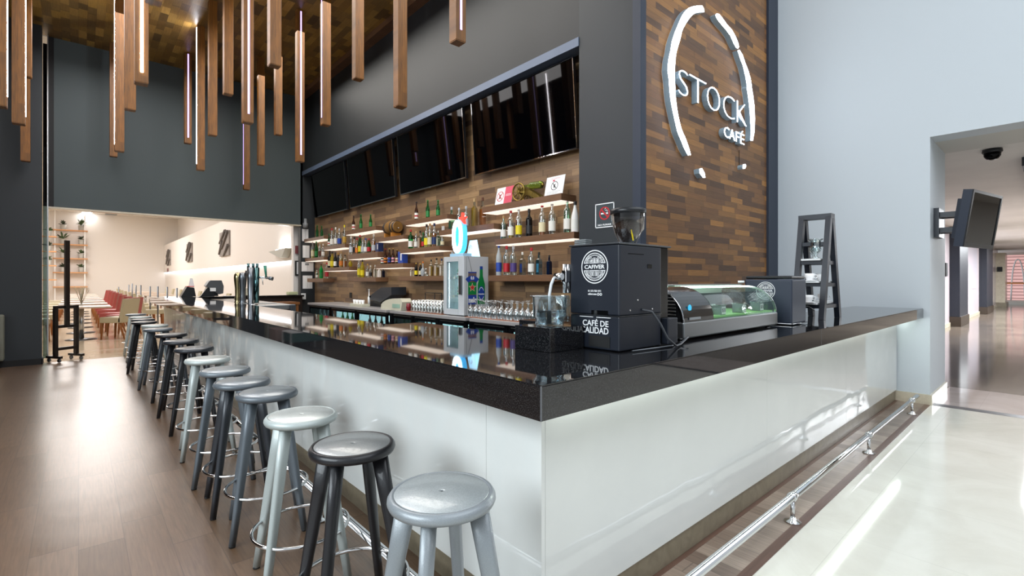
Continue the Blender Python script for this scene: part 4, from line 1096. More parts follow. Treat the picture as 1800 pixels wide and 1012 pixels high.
MB().box(fx0+.06, fx0+.066, fy1-.045, fy1-.03, fz0+.08, fz1-.08).build('led_strip', 'led white', cab)
for zz in (.25, .48): MB().box(fx0+.06, fx1-.04, fy0+.025, fy1-.025, fz0+zz, fz0+zz+.008).build('shelf', 'white paint', cab)
mb = MB(); mb.box(fx0, fx0+.04, fy0, fy0+.13, fz0, fz1, .004); mb.box(fx0, fx0+.04, fy1-.07, fy1, fz0, fz1, .004); mb.box(fx0, fx0+.04, fy0+.13, fy1-.07, fz0, fz0+.075); mb.box(fx0, fx0+.04, fy0+.13, fy1-.07, fz1-.065, fz1)
dr = mb.build('door', m_fw, t)
MB().box(fx0+.015, fx0+.02, fy0+.13, fy1-.07, fz0+.075, fz1-.065).build('glass_pane', 'thin glass', dr)
MB().box(fx0-.022, fx0-.001, fy0+.035, fy0+.095, fz0+.27, fz0+.52, .009, 3).build('handle', 'steel dark', dr)
for yy in (fy0+.05, fy1-.05): MB().box(fx0+.05, fx1-.03, yy-.02, yy+.02, ZCB+.001, fz0).build('foot', 'black matte', cab)
for j, (yy, zz) in enumerate(((5.27, .489), (5.36, .489), (5.27, .259), (5.36, .259))):
    bottle(fx0+.12, yy, fz0+zz, 'beer', .19, .026, 'green', 'white', 'green', None, 'small green beer bottle in the white mini fridge, %s shelf, %s' % (('upper', 'upper', 'lower', 'lower')[j], ('near side', 'far side')[j % 2]), 'beers in the mini fridge')
# stickers on the side
def side(u0, u1, v0, v1, mb, lift=.0008, mi=0):
    mb.mi = mi; mb.box(fx0+.045+u0, fx0+.045+u1, fy0-lift, fy0-lift+.0007, fz0+v0, fz0+v1)
m_bl = mat('sticker blue', '1d3f92', .35); m_gr = mat('sticker green', '0f7a3c', .3); m_dg = mat('sticker dark green', '0b4f2a', .3)
mb = MB(); side(.02, .155, .09, .565, mb); st = mb.build('can_sticker', 'steel', cab)
mb = MB(); side(.02, .155, .27, .43, mb, .0016); mb.build('green_field', m_gr, st)
mb = MB(); side(.02, .155, .14, .262, mb, .0016); side(.02, .155, .55, .565, mb, .0016)
fs_ = lambda u, v, w: Vector((fx0+.045+u, fy0-.0016-w, fz0+v))
arc_band(mb, (.0875, .36), .09, .155, .78, PI-.78, fs_, 20); mb.build('blue_field', m_bl, st)
mb = MB()
def star(mb, c, R, f, dep):
    poly = [(c[0]+(R if k % 2 == 0 else R*.4)*math.sin(PI*k/5), c[1]+(R if k % 2 == 0 else R*.4)*math.cos(PI*k/5)) for k in range(10)]
    for k in range(10): mb.prism([c, poly[k], poly[(k+1) % 10]], f, dep)
star(mb, (.0875, .36), .062, lambda u, v, w: Vector((fx0+.045+u, fy0-.0020-w, fz0+v)), .0004); mb.build('star_border', mat('cream', 'e6d8b0', .4), st)
mb = MB(); star(mb, (.0875, .36), .05, lambda u, v, w: Vector((fx0+.045+u, fy0-.0026-w, fz0+v)), .0004); mb.build('red_star', 'red', st)
mb = MB(); text_into(mb, 'nek', (fx0+.045+.0875, fy0-.0026, fz0+.20), *RY, size=.1, depth=.0006, fit=(.12, .075), bold=.004)
text_into(mb, '0.0', (fx0+.045+.0875, fy0-.0030, fz0+.485), *RY, size=.06, depth=.0006, fit=(.055, .042), bold=.002); mb.build('white_lettering', 'white paper', st)
bp = [(-.055, 0), (.055, 0), (.06, .02), (.06, .26), (.045, .31), (.026, .37), (.023, .50), (-.023, .50), (-.026, .37), (-.045, .31), (-.06, .26), (-.06, .02)]
mb = MB().prism(bp, lambda u, v, w: Vector((fx0+.045+.235+u*1.0, fy0-.0008-w, fz0+.14+v)), .001); bs = mb.build('bottle_sticker', m_gr, cab)
fo = lambda u, v, w: Vector((fx0+.045+.235+u, fy0-.0020-w, fz0+.14+v))
mb = MB(); arc_band(mb, (0, .14), .0, .052, 0, 2*PI, lambda u, v, w: fo(u, .14+(v-.14)*1.9, w), 24); mb.box(fx0+.045+.212, fx0+.045+.258, fy0-.0022, fy0-.0018, fz0+.60, fz0+.64); mb.build('blue_label', m_bl, bs)
mb = MB(); text_into(mb, 'Heineken', (fx0+.045+.235, fy0-.0030, fz0+.275), *RY, size=.03, depth=.0005, fit=(.098, .022), bold=.0006)
arc_band(mb, (0, .14), .040, .044, .5, PI-.5, lambda u, v, w: fo(u, .14+(v-.14)*1.9, w+.0006), 20); arc_band(mb, (0, .14), .040, .044, PI+.5, 2*PI-.5, lambda u, v, w: fo(u, .14+(v-.14)*1.9, w+.0006), 20); mb.build('white_lettering', 'white paper', bs)
MB().tube([(fx0+.06, fy0-.002, fz1), (fx0+.09, fy0-.004, fz1-.08), (fx0+.12, fy0-.004, fz1-.2)], .0015, 5).build('cable', 'black plastic', cab)

# glowing zero and acrylic tent on the mini fridge
zz = fz1
t = thing('glowing_zero_sign', (3.76, 5.33, zz), 'glowing white zero with red star on top of the mini fridge', 'light sign')
MB().box(3.72, 3.86, 5.14, 5.44, zz+.001, zz+.04, .004).build('base', mat('pale blue plastic', '9fc4dc', .3), t)
def oval(R1, R2, n=48, sq=1.25):
    return [(R1*math.copysign(abs(math.cos(2*PI*i/n))**(1/sq), math.cos(2*PI*i/n)), R2*math.copysign(abs(math.sin(2*PI*i/n))**(1/sq), math.sin(2*PI*i/n))) for i in range(n)]
oc = (5.30, zz+.04+.225)
def ovring(mb, xa, dep, Ro, Ri, n=48):
    o_, i_ = oval(*Ro, n), oval(*Ri, n)
    for k in range(n):
        k2 = (k+1) % n
        mb.prism([o_[k], o_[k2], i_[k2], i_[k]], lambda u, v, w: Vector((xa+w, oc[0]+u, oc[1]+v)), dep)
    return mb
ovring(MB(), 3.745, .07, (.125, .225), (.038, .13)).build('letter_side', mat('side blue glow', '58b4e0', .3, emit='3aa8e8', es=1.3), t)
ovring(MB(), 3.738, .006, (.115, .215), (.046, .138)).build('letter_face', mat('zero face', 'ffffff', emit='dffcff', es=7), t)
mb = MB(); star(mb, (0, 0), .085, lambda u, v, w: Vector((3.755+w, oc[0]-.08-u, oc[1]+.225+v)), .04); mb.build('red_star', mat('star glow', 'ff4a3a', .3, emit='ff3a30', es=1.8), t)
mb = MB(); mb.box(3.734, 3.737, 5.36, 5.376, oc[1]-.1, oc[1]+.08); mb.build('green_print', m_gr, t)
t = thing('table_tent', (3.95, 5.2, zz), 'clear acrylic tent card on the mini fridge beside the zero', 'tent card')
mb = MB(); mb.prism([(3.88, zz+.002), (3.884, zz+.002), (3.935, zz+.22), (3.931, zz+.22)], lambda u, v, w: Vector((u, 5.12+w, v)), .16); mb.build('front_sheet', mat('acrylic lit', 'd8f2f8', .1, emit='b8ecff', es=.9), t)
mb = MB(); mb.prism([(3.986, zz+.002), (3.982, zz+.002), (3.931, zz+.22), (3.935, zz+.22)], lambda u, v, w: Vector((u, 5.12+w, v)), .16); mb.build('back_sheet', 'acrylic lit', t)
mb = MB(); mb.ring((3.905, 5.22, zz+.12), .03, .003, 20, 5, 'X'); mb.build('red_ring', 'red', t)
tag(MB().rod((3.8, 5.5, fz1+.001), (3.8, 5.5, fz1+.07), .012).build('small_canister', 'frosted'), 'small pale cylinder at the left on top of the mini fridge', 'canister')

# stemmed glasses upside down and tall tumblers
mb = MB().lathe([(.031, 0), (.037, .03), (.038, .055), (.03, .085), (.008, .10), (.0045, .105), (.0045, .155), (.012, .160), (.033, .163), (.033, .165), (.001, .165)], 16, caps=False)
o = mb.build('wine_glass', 'stem glass'); gm_me = o.data; bpy.data.objects.remove(o)
k = 0
for i in range(15):
    for j in range(4):
        y = 3.62+i*.094; x = 3.70+j*.094
        if y > 5.0: continue
        o = bpy.data.objects.new('wine_glass', gm_me); COL.objects.link(o)
        o.location = (x+random.uniform(-.008, .008), y+random.uniform(-.008, .008), ZCB+.007); o.scale = (1, 1, random.uniform(1.18, 1.36))
        tag(o, 'upside-down stemmed glass among the rows right of the mini fridge', 'glass', 'upside-down stemmed glasses on the back counter')
tag(MB().box(3.66, 4.12, 3.58, 5.02, ZCB+.0005, ZCB+.006).build('drain_mat', mat('terracotta mat', 'a06a52', .8)), 'reddish drain mat under the stemmed glasses right of the mini fridge', 'mat')
tag(MB().box(3.66, 4.0, YX(781, 3.7)+.02, YX(717, 3.7), ZCB+.0005, ZCB+.006).build('drain_mat', 'terracotta mat'), 'reddish drain mat under the tall tumblers left of the mini fridge', 'mat')
mb = MB().lathe([(.024, 0), (.026, .004), (.034, .17), (.032, .17), (.024, .012), (.001, .012)], 16, caps=False)
o = mb.build('tall_tumbler', 'stem glass'); tm = o.data; bpy.data.objects.remove(o)
ya, yb_ = YX(779, 3.7)+.06, YX(719, 3.7)
n = int((yb_-ya)/.08)
for i in range(n):
    for j in range(4):
        o = bpy.data.objects.new('tall_tumbler', tm); COL.objects.link(o)
        o.location = (3.70+j*.08, ya+i*.08, ZCB+.007)
        tag(o, 'tall clear tumbler in the rows left of the mini fridge', 'glass', 'tall tumblers on the back counter')
y = yb_+.02
tag(MB().lathe([(.03, ZCB+.007), (.036, ZCB+.06), (.03, ZCB+.12)], 20, (3.72, y+.03, 0)).build('candle_jar', mat('dark red glass', '8a1f2c', .15, trans=.3)), 'dark red jar between the receipt printer and the tumblers', 'jar')
# receipt printer, terminal, cups
px = lambda p_: YX(p_, 3.76)
def sil(pts, X): return [(P(x, y, X=X).y, P(x, y, X=X).z) for x, y in pts]
t = thing('receipt_printer', (3.77, YX(688, 3.7), ZCB), 'cream curved receipt printer beside the order terminal on back counter', 'printer')
q_ = sil([(669.4, 543), (670, 534.7), (673, 531), (678, 527.6), (684, 525.5), (690, 524.6), (704, 524.6), (707, 531), (704.3, 541.8)], 3.68)
q_[0] = (q_[0][0], ZCB+.002); q_[-1] = (q_[-1][0], ZCB+.002)
MB().prism(q_, lambda u, v, w: Vector((3.68+w, u, v)), .17).build('housing', 'cream plastic', t)
a, b_ = YX(703, 3.68), YX(690, 3.68); MB().box(3.674, 3.68, a, b_, ZCB+.04, ZCB+.10).build('label_window', mat('pale green label', '8fae9d', .4), t)
t = thing('order_terminal', (4.0, YX(660, 3.95), ZCB), 'dark order terminal with tilted screen on the back counter', 'terminal')
q_ = sil([(645, 527.6), (644, 539.5), (666, 542), (668, 531)], 3.92); q_[1] = (q_[1][0], ZCB+.002); q_[2] = (q_[2][0], ZCB+.002)
MB().prism(q_, lambda u, v, w: Vector((3.94+w, u, v)), .2).build('stand', 'black plastic', t)
q_ = sil([(647.4, 521.6), (670, 505), (687.7, 504.5), (688, 518), (669, 531), (648.6, 526)], 3.90)
hd = MB().prism(q_, lambda u, v, w: Vector((3.90+w, u, v)), .28).build('head', mat('head grey', '2c3036', .35), t)
A_, B_ = q_[0], q_[1]; dy_, dz_ = B_[0]-A_[0], B_[1]-A_[1]; L_ = math.hypot(dy_, dz_); ny_, nz_ = -dz_/L_, dy_/L_
if nz_ < 0: ny_, nz_ = -ny_, -nz_
fq = lambda u, v, w: Vector((3.93+u*.22, A_[0]+dy_*(.2+.7*v)+ny_*w, A_[1]+dz_*(.2+.7*v)+nz_*w))
obox(MB(), fq, 0, 1, 0, 1, .001, .004).build('touch_screen', mat('lcd', '9aa48c', .3, emit='a8b090', es=.35), hd)
MB().box(3.894, 3.899, A_[0]-.10, A_[0]-.02, A_[1]-.01, A_[1]+.02).build('front_plate', 'black gloss', hd)
px = lambda p_: YX(p_, 3.76)
for i, p_ in enumerate((625, 630, 635, 640)):
    o = MB().lathe([(.02, ZCB+.051), (.028, ZCB+.12), (.026, ZCB+.12), (.018, ZCB+.06)], 14, (3.74, px(p_), 0), caps=False).build('tea_cup', 'white paint')
    tag(o, '%s small white cup in the tray left of the terminal' % ['leftmost', 'second from left', 'third from left', 'rightmost'][i], 'cup', 'cups left of the terminal')
tag(MB().box(3.68, 3.84, px(643), px(622), ZCB+.001, ZCB+.05, .004).build('cup_tray', 'cream plastic'), 'cream box tray carrying small white cups left of the terminal', 'tray')
tag(MB().lathe([(.02, ZCB+.001), (.024, ZCB+.16), (.01, ZCB+.19), (.008, ZCB+.30), (.02, ZCB+.31)], 16, (3.9, px(640)+.1, 0)).build('syrup_bottle', 'white paint'), 'slim white pump bottle behind the small cups', 'bottle')
mb = MB()
for yy in (px(712), px(728), px(740)): mb.rod((4.12, yy, ZCB+.001), (4.12, yy, ZCB+.27), .006)
mb.rod((4.12, px(712), ZCB+.27), (4.12, px(740), ZCB+.27), .006); mb.box(4.02, 4.22, px(740), px(712), ZCB+.13, ZCB+.14)
tag(mb.build('wire_rack', 'black plastic'), 'black wire glass rack standing behind the tumblers', 'rack')
tag(MB().lathe([(.03, ZCB+.001), (.03, ZCB+.004), (.004, ZCB+.01), (.004, ZCB+.12), (.05, ZCB+.2)], 16, (4.15, 3.75, 0)).build('cocktail_glass', 'thin glass'), 'lone cocktail glass standing behind the water jar', 'glass')
tag(MB().box(XBW-.012, XBW-.001, YX(617, XBW)-.05, YX(617, XBW)+.05, 1.06, 1.17).build('wall_socket', 'black matte'), 'dark socket plate on the wood wall left of the terminal', 'socket')
for p_, z_, lb in ((779.5, 2.16, 'white socket plate under the high shelf near the glowing zero'),):
    yy = YX(p_, XBW); tag(MB().box(XBW-.01, XBW-.001, yy-.035, yy+.035, z_, z_+.11).build('wall_socket', 'white plastic'), lb, 'socket')

# papers pinned on the return wall
for i, (a, b_, y0, y1, lab, m_) in enumerate(((531, 542, 402, 424, 'top sheet on the dark return wall', 'white paper'), (532, 544, 431, 453, 'second sheet from the top on the dark return wall', 'white paper'), (530, 551, 460, 477, 'printed sheet with a dark stamp, third on the return wall', 'white paper'), (532, 549, 484, 507, 'lowest sheet on the dark return wall', 'white paper'))):
    A1, B1 = P(a, y0, Y=YH), P(b_, y1, Y=YH)
    mb = MB(); mb.box(A1.x, B1.x, YH-.004, YH-.001, B1.z, A1.z); mb.mi = 1
    if i == 2: mb.box(A1.x+.08, A1.x+.17, YH-.005, YH-.004, A1.z-.08, A1.z-.03)
    mb.box((A1.x+B1.x)/2-.004, (A1.x+B1.x)/2, YH-.005, YH-.004, B1.z+.02, A1.z-.02)
    tag(mb.build('notice_sheet', [m_, 'grey plastic']), lab, 'paper')
p = P(537, 393, Y=YH-.1)
tag(MB().lathe([(.05, p.z-.1), (.06, p.z), (.035, p.z+.03), (.03, p.z+.12)], 16, (p.x, YH-.1, 0)).build('wall_dispenser', 'grey plastic'), 'grey round dispenser above the papers on the return wall', 'dispenser')
tag(MB().box(3.93, 4.0, YH-.12, YH-.001, .98, 1.12).build('small_bottle_box', 'white plastic'), 'small white box low on the return wall', 'box')

# NO FUMAR sign on the pillar
t = thing('no_smoking_sign', (XPIL, 3.04, 2.07), 'framed no smoking sign on the dark pillar', 'sign')
ya, yb_ = YX(1080, XPIL), YX(1047, XPIL)
z0, z1 = 1.955, 2.20; yc = (ya+yb_)/2; W = yb_-ya
mb = MB(); bw = .009
mb.box(XPIL-.006, XPIL-.001, ya, yb_, z0, z0+bw); mb.box(XPIL-.006, XPIL-.001, ya, yb_, z1-bw, z1); mb.box(XPIL-.006, XPIL-.001, ya, ya+bw, z0, z1); mb.box(XPIL-.006, XPIL-.001, yb_-bw, yb_, z0, z1)
mb.build('frame', 'white paint', t)
MB().box(XPIL-.004, XPIL-.001, ya+bw, yb_-bw, z0+bw, z1-bw).build('plate', mat('plate grey', '3b4448', .4), t)
f = lambda u, v, w: Vector((XPIL-.0045-w, yc-u, 2.098+v))
R = .066
mb = MB(); arc_band(mb, (0, 0), R*.8, R, 0, 2*PI, f, 40)
mb.prism([(-R*.68, R*.5), (-R*.5, R*.68), (R*.68, -R*.5), (R*.5, -R*.68)], f, .0012); mb.build('red_ring', 'red', t)
mb = MB(); mb.prism([(-.045, -.008), (.01, -.008), (.01, .006), (-.045, .006)], f, .0006); mb.prism([(.02, -.008), (.042, -.008), (.042, .006), (.02, .006)], f, .0006)
mb.tube([f(.03, .01, .001), f(.04, .02, .001), (f(.025, .03, .001)), f(.012, .026, .001), f(.0, .04, .001), f(.015, .05, .001)], .004, 6)
text_into(mb, 'NO FUMAR', (XPIL-.0045, yc, z0+.028), *RX, size=.03, depth=.001, fit=(W*.72, .017), bold=.0006); mb.build('white_print', 'white paint', t)

# ======================= SIGN ON LOGO WALL =======================
t = thing('wall_sign', (5.2, YL, 3.4), 'large illuminated STOCK CAF\u00c9 ring sign on the wood wall', 'sign')
FYS = 2.57
def sgn_poly(polys, name):
    mb = MB(); mb2 = MB()
    for poly in polys:
        mb.prism(poly, lambda u, v, w: Vector((u, YL-.001-w, v)), YL-.001-FYS-.004)
        mb2.prism(poly, lambda u, v, w: Vector((u, FYS+.004-w, v)), .006)
    a = mb.build(name+'_side', 'sign side', t); b_ = mb2.build(name+'_face', 'sign glow', t)
def from_px(pts): return [(P(x, y, Y=FYS).x, P(x, y, Y=FYS).z) for x, y in pts]
def zoomA(pts): return [(1160+x/6.326, y/6.326) for x, y in pts]
def zoomB(pts): return [(1160+x/4.6, 100+y/4.6) for x, y in pts]
# left stroke: outer edge down, inner edge up (traced on the wall plane)
outer = zoomA([(430, 60), (380, 68), (335, 80), (285, 120), (245, 180), (215, 250), (165, 370), (135, 470), (120, 570), (100, 650), (88, 780)])+zoomB([(75, 180), (80, 260), (88, 340), (105, 430), (125, 520), (145, 610), (170, 665), (200, 740), (230, 795)])
inner = zoomB([(250, 793), (238, 740), (205, 650), (180, 600), (158, 520), (140, 430), (128, 330), (122, 200)])+zoomA([(165, 780), (178, 600), (195, 540), (225, 440), (250, 330), (290, 260), (330, 200), (380, 150), (430, 135), (495, 135), (500, 110), (480, 90), (470, 62)])
def strip(o_, i_, n=40):
    def res(pl):
        L = [0]
        for a, b_ in zip(pl, pl[1:]): L.append(L[-1]+math.dist(a, b_))
        out_ = []
        for k in range(n+1):
            s_ = L[-1]*k/n; j = 0
            while j < len(L)-2 and L[j+1] < s_: j += 1
            tt = (s_-L[j])/max(1e-9, L[j+1]-L[j]); out_.append((pl[j][0]+(pl[j+1][0]-pl[j][0])*tt, pl[j][1]+(pl[j+1][1]-pl[j][1])*tt))
        return out_
    a = res(o_); b_ = res(i_[::-1])
    return a, b_
def stroke(o_, i_, name):
    a, b_ = strip(from_px(o_), from_px(i_)); polys = [[a[k], a[k+1], b_[k+1], b_[k]] for k in range(len(a)-1)]
    mb = MB(); mb2 = MB(); wall_ = YL-.001
    # closed outline solid
    outl = a+b_[::-1]
    n = len(outl)
    v0 = [mb.bm.verts.new((x, wall_, z)) for x, z in outl]; v1 = [mb.bm.verts.new((x, FYS+.004, z)) for x, z in outl]
    fs = [mb.bm.faces.new((v0[i], v0[(i+1) % n], v1[(i+1) % n], v1[i])) for i in range(n)]
    mb._m(fs); mb.build(name+'_side', 'sign side', t)
    N1 = len(a)
    for dy in (FYS+.004, FYS):
        va = [mb2.bm.verts.new((x, dy, z)) for x, z in a]; vb = [mb2.bm.verts.new((x, dy, z)) for x, z in b_]
        for k in range(N1-1): mb2.bm.faces.new((va[k], va[k+1], vb[k+1], vb[k]))
    mb2.build(name+'_face', 'sign glow', t)
stroke(outer, inner, 'ring_left')
stroke(zoomA([(620, 165), (640, 210), (690, 275), (740, 330), (790, 400), (820, 470), (850, 530), (872, 538)]), zoomA([(880, 520), (872, 480), (840, 400), (800, 330), (745, 270), (700, 205), (660, 155), (635, 150)]), 'ring_upper_right')
stroke(zoomA([(868, 560), (890, 630), (930, 740), (955, 850), (972, 950)])+zoomB([(705, 250), (718, 330), (728, 420), (735, 520), (738, 600), (735, 675)]), zoomB([(752, 678), (765, 600), (768, 500), (765, 400), (752, 300), (738, 220)])+zoomA([(1022, 960), (1010, 880), (985, 790), (950, 700), (920, 610), (885, 552)]), 'ring_right')
stroke(zoomB([(322, 905), (325, 940), (350, 975)]), zoomB([(368, 975), (362, 940), (340, 898)]), 'dot_left')
stroke(zoomB([(675, 870), (672, 888), (676, 905)]), zoomB([(692, 900), (697, 880), (692, 866)]), 'dot_right')
def letter(ch, x0, x1, z0, z1, b_=.0, nm='letter'):
    kx = FYS/2.5; x0, x1 = x0*kx, x1*kx; z0, z1 = CAMZ+(z0-CAMZ)*kx, CAMZ+(z1-CAMZ)*kx
    for nm2, yy, dep, mm in ((nm+'_side', FYS+.004, YL-.006-FYS, 'sign side'), (nm+'_face', FYS, .004, 'sign glow')):
        mb = MB(); text_into(mb, ch, ((x0+x1)/2, yy+dep, (z0+z1)/2), *RY, size=.3, depth=dep, fit=(x1-x0, z1-z0), bold=b_ if 'face' in nm2 else b_+.003)
        mb.build(nm2, mm, t)
for ch, a, b_ in (('S', 4.425, 4.605), ('T', 4.64, 4.985), ('O', 5.01, 5.30), ('C', 5.385, 5.665), ('K', 5.73, 5.985)):
    letter(ch, a, b_, 3.268, 3.517, -.010)
for ch, a, b_ in (('C', 5.405, 5.53), ('A', 5.535, 5.675), ('F', 5.70, 5.79), ('\u00c9', 5.82, 5.925)):
    letter(ch, a, b_, 3.035, 3.19 if ch == '\u00c9' else 3.152, -.003)
tag(MB().tube([(6.1, YL-.003, 3.03), (6.102, YL-.003, 2.85), (6.1, YL-.003, 2.80)], .004, 5).build('cable', 'black matte'), 'thin cable hanging under the lit sign', 'cable')

# ======================= FAR END OF THE BAR =======================
t = thing('return_counter', (2.6, 12.1, 0), 'dark low counter closing the far end of the bar', 'counter')
MB().box(1.72, 3.90, 11.62, 12.15, 1.05, 1.09, .003).build('worktop', 'black gloss', t)
MB().box(1.75, 3.88, 11.70, 12.12, .0, 1.05).build('cabinet', mat('dark brown board', '2a201c', .4), t)
t = thing('wood_desk', (3.3, 10.9, 0), 'brown wooden open desk at the far end behind the bar', 'desk')
MB().box(2.85, 3.60, 11.0, 11.60, .90, .955).build('top', mat('desk wood', '7a4f2c', .4), t)
for xx in (2.87, 3.53): MB().box(xx, xx+.05, 11.02, 11.58, 0, .90).build('side', 'desk wood', t)
MB().box(2.92, 3.53, 11.05, 11.58, .5, .52).build('shelf', 'desk wood', t)
t = thing('steel_ice_unit', (2.0, 8.5, 0), 'stainless ice and sink unit joined behind the bar top', 'sink unit')
MB().box(1.705, 2.25, 7.15, 10.2, 1.02, 1.085, .006).build('top', 'steel', t)
MB().box(1.73, 2.20, 7.2, 10.15, .1, 1.02).build('body', 'steel dark', t)
MB().box(1.95, 2.2, 7.7, 8.6, 1.086, 1.094, .003).build('lid', 'steel', t)
MB().box(2.2, 2.27, 7.10, 7.155, .98, 1.09, .01).build('side_cap', 'steel dark', t)

def tower(x, y, twin):
    if twin:
        t = thing('beer_tower', (x, y, ZT), 'golden steel twin column beer tower, left of the taller tower', 'beer tower')
        for dx, dy, lbn in ((-.02, .12, 0), (.0, -.08, 1)):
            c = MB().lathe([(.052, 1.087), (.05, 1.10), (.04, 1.115), (.047, 1.14), (.038, 1.19), (.040, 1.3), (.052, 1.42), (.055, 1.46), (.05, 1.51), (.03, 1.535), (.002, 1.54)], 28, (x+dx, y+dy, 0)).build('column', mat('gold steel', 'a79a72', .2, 1.) if lbn == 0 else 'steel dark', t)
            MB().rod((x+dx, y+dy, 1.45), (x+dx+.12, y+dy, 1.47), .013).build('tap', 'chrome', t)
            MB().box(x+dx+.10, x+dx+.13, y+dy-.015, y+dy+.015, 1.47, 1.57).build('tap_handle', 'black plastic', t)
        MB().box(x-.09, x+.10, y-.17, y+.22, 1.086, 1.094).build('base_plate', 'steel', t)
    else:
        t = thing('beer_tower', (x, y, ZT), 'tall straight dark steel beer tower with side tap and green handle', 'beer tower')
        MB().lathe([(.045, 1.087), (.045, 1.10), (.036, 1.11), (.044, 1.45), (.048, 1.60)], 28, (x-.03, y, 0)).build('column', 'steel dark', t)
        MB().lathe([(.030, 1.11), (.036, 1.6)], 24, (x+.04, y-.01, 0)).build('column', mat('teal chrome', '3f5a5c', .15, 1.), t)
        for dx in (-.06, .0, .05): MB().rod((x+dx, y, 1.58), (x+dx, y, 1.655), .018).build('badge', 'teal chrome', t)
        tp = MB().rod((x+.06, y, 1.47), (x+.20, y-.02, 1.455), .017).build('tap', 'chrome', t)
        MB().rod((x+.20, y-.02, 1.455), (x+.25, y-.02, 1.445), .026).build('nozzle', 'steel dark', tp)
        MB().rod((x+.16, y-.02, 1.47), (x+.145, y-.02, 1.63), .012, .020).build('tap_handle', mat('tap green', '2f7a66', .3), t)
        MB().rod((x+.11, y-.02, 1.45), (x+.12, y-.02, 1.36), .006).build('spout', 'steel', tp)
        MB().lathe([(.06, 1.086), (.06, 1.096), (.03, 1.1)], 24, (x, y, 0)).build('base_plate', 'steel', t)
tower(1.80, 7.40, False); tower(1.80, 8.05, True)

def Pp(px, X, Y): return None
t = thing('order_terminal', (2.15, 11.85, 1.09), 'grey order terminal seen from behind on the far counter', 'terminal')
mb = MB(); mb.prism([(1.92, 1.095), (2.2, 1.095), (2.15, 1.25), (2.0, 1.28)], lambda u, v, w: Vector((u, 11.76+w, v)), .2); mb.build('stand', 'black plastic', t)
mb = MB(); mb.prism([(1.97, 1.31), (2.02, 1.40), (2.05, 1.425), (2.25, 1.425), (2.29, 1.30), (2.28, 1.15), (2.20, 1.13)], lambda u, v, w: Vector((u, 11.73+w, v)), .26); mb.build('head', mat('terminal grey', '4d5054', .4), t)
t = thing('card_printer', (1.62, 11.6, 1.10), 'black and red slanted box with paper at the far bar end', 'printer')
mb = MB(); mb.prism([(1.50, 1.102), (1.75, 1.102), (1.72, 1.28), (1.60, 1.30)], lambda u, v, w: Vector((u, 11.45+w, v)), .25); mb.build('housing', 'black plastic', t)
MB().box(1.60, 1.72, 11.45, 11.68, 1.295, 1.31).build('red_edge', 'red', t)
mb = MB(); mb.prism([(1.63, 1.311), (1.73, 1.311), (1.70, 1.46), (1.66, 1.47)], lambda u, v, w: Vector((u, 11.5+w, v)), .02); mb.build('paper_roll', 'white paper', t)
t = thing('card_printer', (1.98, 11.3, 1.10), 'black slanted box with white papers left of the grey terminal', 'printer')
mb = MB(); mb.prism([(1.85, 1.092), (2.10, 1.092), (2.06, 1.24), (1.96, 1.26)], lambda u, v, w: Vector((u, 11.63+w, v)), .06); mb.build('housing', 'black plastic', t)
MB().box(2.02, 2.12, 11.60, 11.63, 1.20, 1.27).build('paper', 'white paper', t)
t = thing('small_printer', (2.75, 11.85, 1.09), 'cream calculator-like printer with two rollers on the far counter', 'printer')
MB().box(2.68, 2.98, 11.8, 12.0, 1.092, 1.16, .01).build('housing', 'cream plastic', t)
for dx in (.06, .2): MB().rod((2.68+dx, 11.8, 1.21), (2.68+dx, 12.0, 1.21), .045).build('roller', 'cream plastic', t)
tag(MB().box(3.62, 3.82, 11.8, 12.0, 1.092, 1.16, .008).build('cup_box', mat('pale lime', 'b8bf98', .5)), 'small pale lime box at the right end of the far counter', 'box')
for i, (x_, y_) in enumerate(((2.3, 11.75), (2.5, 11.7), (1.85, 11.66))):
    tag(MB().box(x_, x_+.15, y_, y_+.1, 1.091, 1.096).build('paper_sheet', 'white paper'), ['loose paper sheet just right of the grey terminal foot', 'second loose paper sheet right of the grey terminal', 'paper sheet near the slanted black box'][i], 'paper')
# picture frame and signs by the jamb
p0, p1 = P(518, 458, Y=12.25), P(526.5, 484, Y=12.25)
t = thing('picture_frame', (p0.x, 12.2, 1.6), 'narrow black frame with white sheet beside the dark jamb', 'picture')
mb = MB(); mb.box(p0.x, p1.x, 12.2, 12.24, p1.z, p0.z); mb.mi = 1; mb.box(p0.x+.03, p1.x-.03, 12.19, 12.2, p1.z+.03, p0.z-.03); mb.build('frame', ['black matte', 'white paper'], t)
tag(MB().box(p0.x+.0, p1.x-.02, 12.2, 12.22, 2.07, 2.26).build('wall_sign', mat('maroon', '7a3f42', .5)), 'small maroon sign above the narrow black frame', 'sign')
struct('wall_jamb', MB().box(3.86, 4.5, 12.25, 12.4, 0, 3.9), 'warm white wall')
# wall art (relief squares)
for i, (a, b_, y0, y1, lab) in enumerate(((388.6, 405, 404, 450, 'nearest and largest grey relief picture on dining room wall'), (330, 339, 428, 460.5, 'middle grey relief picture on the dining room wall'), (294.5, 300.5, 441, 466.5, 'farthest small grey relief picture on dining room wall'))):
    A_ = P(a, y1, X=4.5); B_ = P(b_, y0, X=4.5)
    t = thing('relief_picture', (4.5, (A_.y+B_.y)/2, 2.9), lab, 'picture')
    ya, yb_ = B_.y, A_.y
    MB().box(4.44, 4.499, ya, yb_, 2.43, 3.42).build('panel', mat('relief grey', '8a8480', .5), t)
    mb = MB()
    w = yb_-ya
    for (u0, v0), (u1, v1) in (((.05, .95), (.7, .3)), ((.3, 1.), (.95, .55)), ((.0, .4), (.5, .0)), ((.6, .6), (1., .1))):
        mb.rod((4.42, ya+w*u0, 2.43+v0), (4.42, ya+w*u1, 2.43+v1), .07, .04, 5)
    mb.build('relief', mat('relief dark', '5d5856', .5), t)
